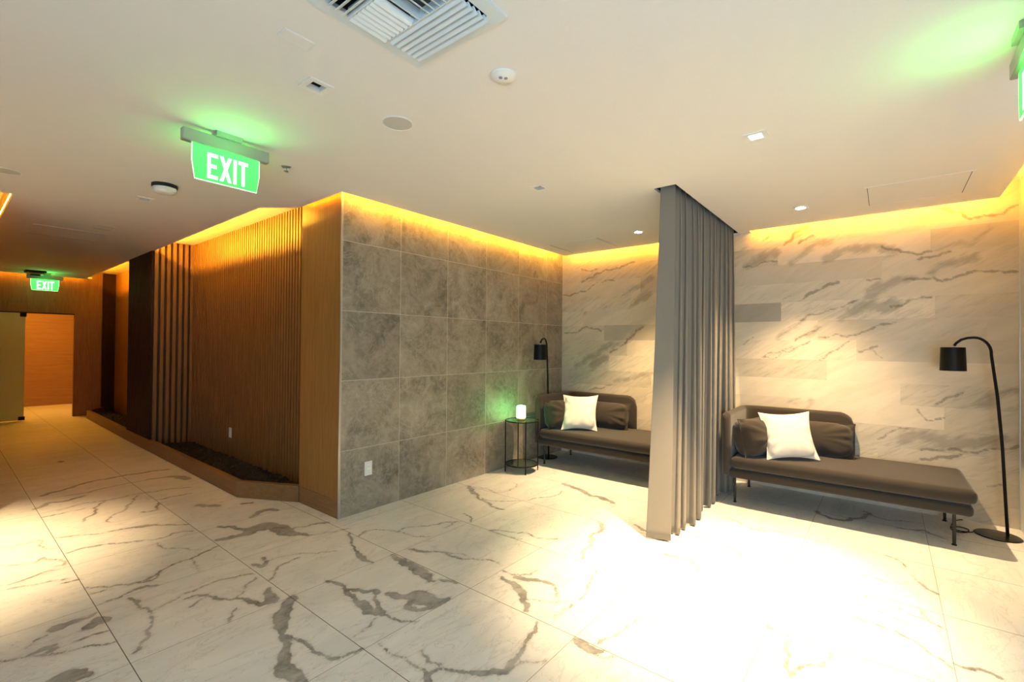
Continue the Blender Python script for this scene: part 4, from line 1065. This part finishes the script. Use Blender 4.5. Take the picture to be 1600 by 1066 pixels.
for n_, (ox, oy, where) in enumerate(((4.70, 1.225, 'right sofa'), (4.70, 3.43, 'left sofa'))):
    pillow('throw_pillow', ('bright cream square pillow on the right sofa' if n_ == 0 else 'beige square pillow on the left sofa in the stone wall corner'), 'pillow', M_white_c,
           (.43, .45, .16), (ox+.25, oy-.515, .662), (-.80, -.34, .42), [.07, .02][n_], .42, .13, 3+n_, .007)
    pillow('arm_cushion', 'dark brown cushion leaning on the arm of the '+where, 'cushion', M_cush,
           (.50, .37, .34), (ox+.275, oy-.24, .615), (-.30, -1, .22), .0, .34, .08, 11+n_, .010)
    pillow('back_cushion', 'long dark brown cushion leaning on the back of the '+where, 'cushion', M_cush,
           (.66, .34, .23), (ox+.60, oy-.67, .607), (-1, 0, .28), 0, .30, .06, 21+n_, .008)

# ---------------------------------------------------------------- floor lamps
def floor_lamp(loc, rz, label):
    """local +x is the direction the arm reaches"""
    t = thing('floor_lamp', label, 'floor lamp', loc, rz)
    bm = bmesh.new(); lathe(bm, (.055, 0), [(0, 0), (.135, 0), (.138, .004), (.132, .009), (.05, .014), (0, .014)], 48); mesh_obj('base', bm, M_blackgl, t)
    pts = [(0, 0, .012), (.012, 0, .3), (.028, 0, .7), (.055, 0, 1.1), (.088, 0, 1.42)]
    cx, cz, r = .088+.10, 1.43, .10
    for i in range(1, 9):
        a = PI-(PI*.5)*i/8; pts.append((.088+r+r*math.cos(a), 0, 1.435+.13*math.sin(a)))
    pts += [(.225, 0, 1.562), (.262, 0, 1.548), (.292, 0, 1.52), (.305, 0, 1.497)]
    bm = bmesh.new(); tube(bm, pts, [.0105]*4+[.0098]*(len(pts)-4), 12); mesh_obj('pole', bm, M_black, t, True)
    bm = bmesh.new(); cyl(bm, (.309, 0), .009, .009, 1.475, 1.50, 12); mesh_obj('joint', bm, M_metal, t)
    bm = bmesh.new(); c = (.312, 0)
    lathe(bm, c, [(0, 1.486), (.074, 1.486), (.077, 1.482), (.083, 1.292), (.080, 1.292), (.074, 1.478), (0, 1.480)], 48); sh = mesh_obj('lamp_shade', bm, M_black, t)
    for p in sh.data.polygons: p.use_smooth = False
    bm = bmesh.new(); lathe(bm, c, [(0, 1.47), (.016, 1.47), (.016, 1.43), (.028, 1.40), (.030, 1.375), (.02, 1.35), (0, 1.343)], 20); mesh_obj('bulb', bm, M_white, t, True)
    return t
lampR = floor_lamp((5.28, -.735, 0), math.radians(92), 'black arched floor lamp standing at the foot of the right sofa')
floor_lamp((5.16, 3.51, 0), math.radians(192), 'black arched floor lamp in the corner behind the left sofa')
def smooth_path(P, k=8):
    P = [Vector(p) for p in P]; out = []
    for i in range(len(P)-1):
        p0, p1, p2, p3 = P[max(i-1, 0)], P[i], P[i+1], P[min(i+2, len(P)-1)]
        for j in range(k):
            u = j/k; out.append(.5*((2*p1)+(p2-p0)*u+(2*p0-5*p1+4*p2-p3)*u*u+(3*p1-p0-3*p2+p3)*u**3))
    return out+[P[-1]]
bm = bmesh.new()
cp = [(.185, 0, .006), (.22, .05, .006), (.29, .06, .006), (.32, .0, .006), (.27, -.05, .006), (.22, -.02, .006), (.24, .07, .006), (.30, .10, .006), (.33, .03, .006), (.28, -.20, .006), (.22, -.29, .006)]
tube(bm, smooth_path(cp), .0042, 8)
mesh_obj('power_cord', bm, M_black, lampR, True)

# ---------------------------------------------------------------- side table and table lamp
TX, TY = 4.355, 3.345
t = thing('side_table', 'round black metal side table with glass tops beside the left sofa', 'side table', (TX, TY, 0), math.radians(4))
m, nt, b = new_mat('smoked_glass'); b.inputs['Base Color'].default_value = (.10, .16, .12, 1); b.inputs['Roughness'].default_value = .04; b.inputs['Transmission Weight'].default_value = .75
def ring(z, r, rr): 
    bm = bmesh.new(); tube(bm, [(r*math.cos(2*PI*i/40), r*math.sin(2*PI*i/40), z) for i in range(41)], rr, 8, False); return bm
for nm, z in (('glass_top', .592), ('glass_shelf', .085)):
    bm = bmesh.new(); cyl(bm, (0, 0), .186, .186, z-.003, z+.003, 48); g = mesh_obj(nm, bm, m, t)
    mesh_obj('rim', ring(z, .19, .007), M_black, g, True)
for k in range(4):
    a = PI/4+k*PI/2+.03
    bm = bmesh.new(); cyl(bm, (.196*math.cos(a), .196*math.sin(a)), .0065, .0065, 0, .605, 12); mesh_obj('leg', bm, M_black, t)
TLX, TLY = TX-.005, TY+.01
t = thing('table_lamp', 'small glowing white cylinder lamp with wooden base on the side table', 'table lamp', (TLX, TLY, .5955))
bm = bmesh.new(); lathe(bm, (0, 0), [(0, 0), (.047, 0), (.05, .004), (.05, .026), (0, .026)], 40); mesh_obj('base', bm, wood_mat('orange_wood', (.42, .19, .06), (.55, .27, .1)), t, True)
bm = bmesh.new(); lathe(bm, (0, 0), [(0, .0265), (.050, .0265), (.053, .03), (.053, .150), (.049, .163), (.038, .169), (0, .170)], 40)
mesh_obj('lamp_shade', bm, emit('lit_diffuser', (0.24, 1.0, 0.30), 14.0), t, True)

# ---------------------------------------------------------------- light in the room past the far opening
area_light('inner_room_light', (1.3, 13.8, 2.7), (0, 0, 0), 1.2, .6, 38, (1.0, .42, .04))
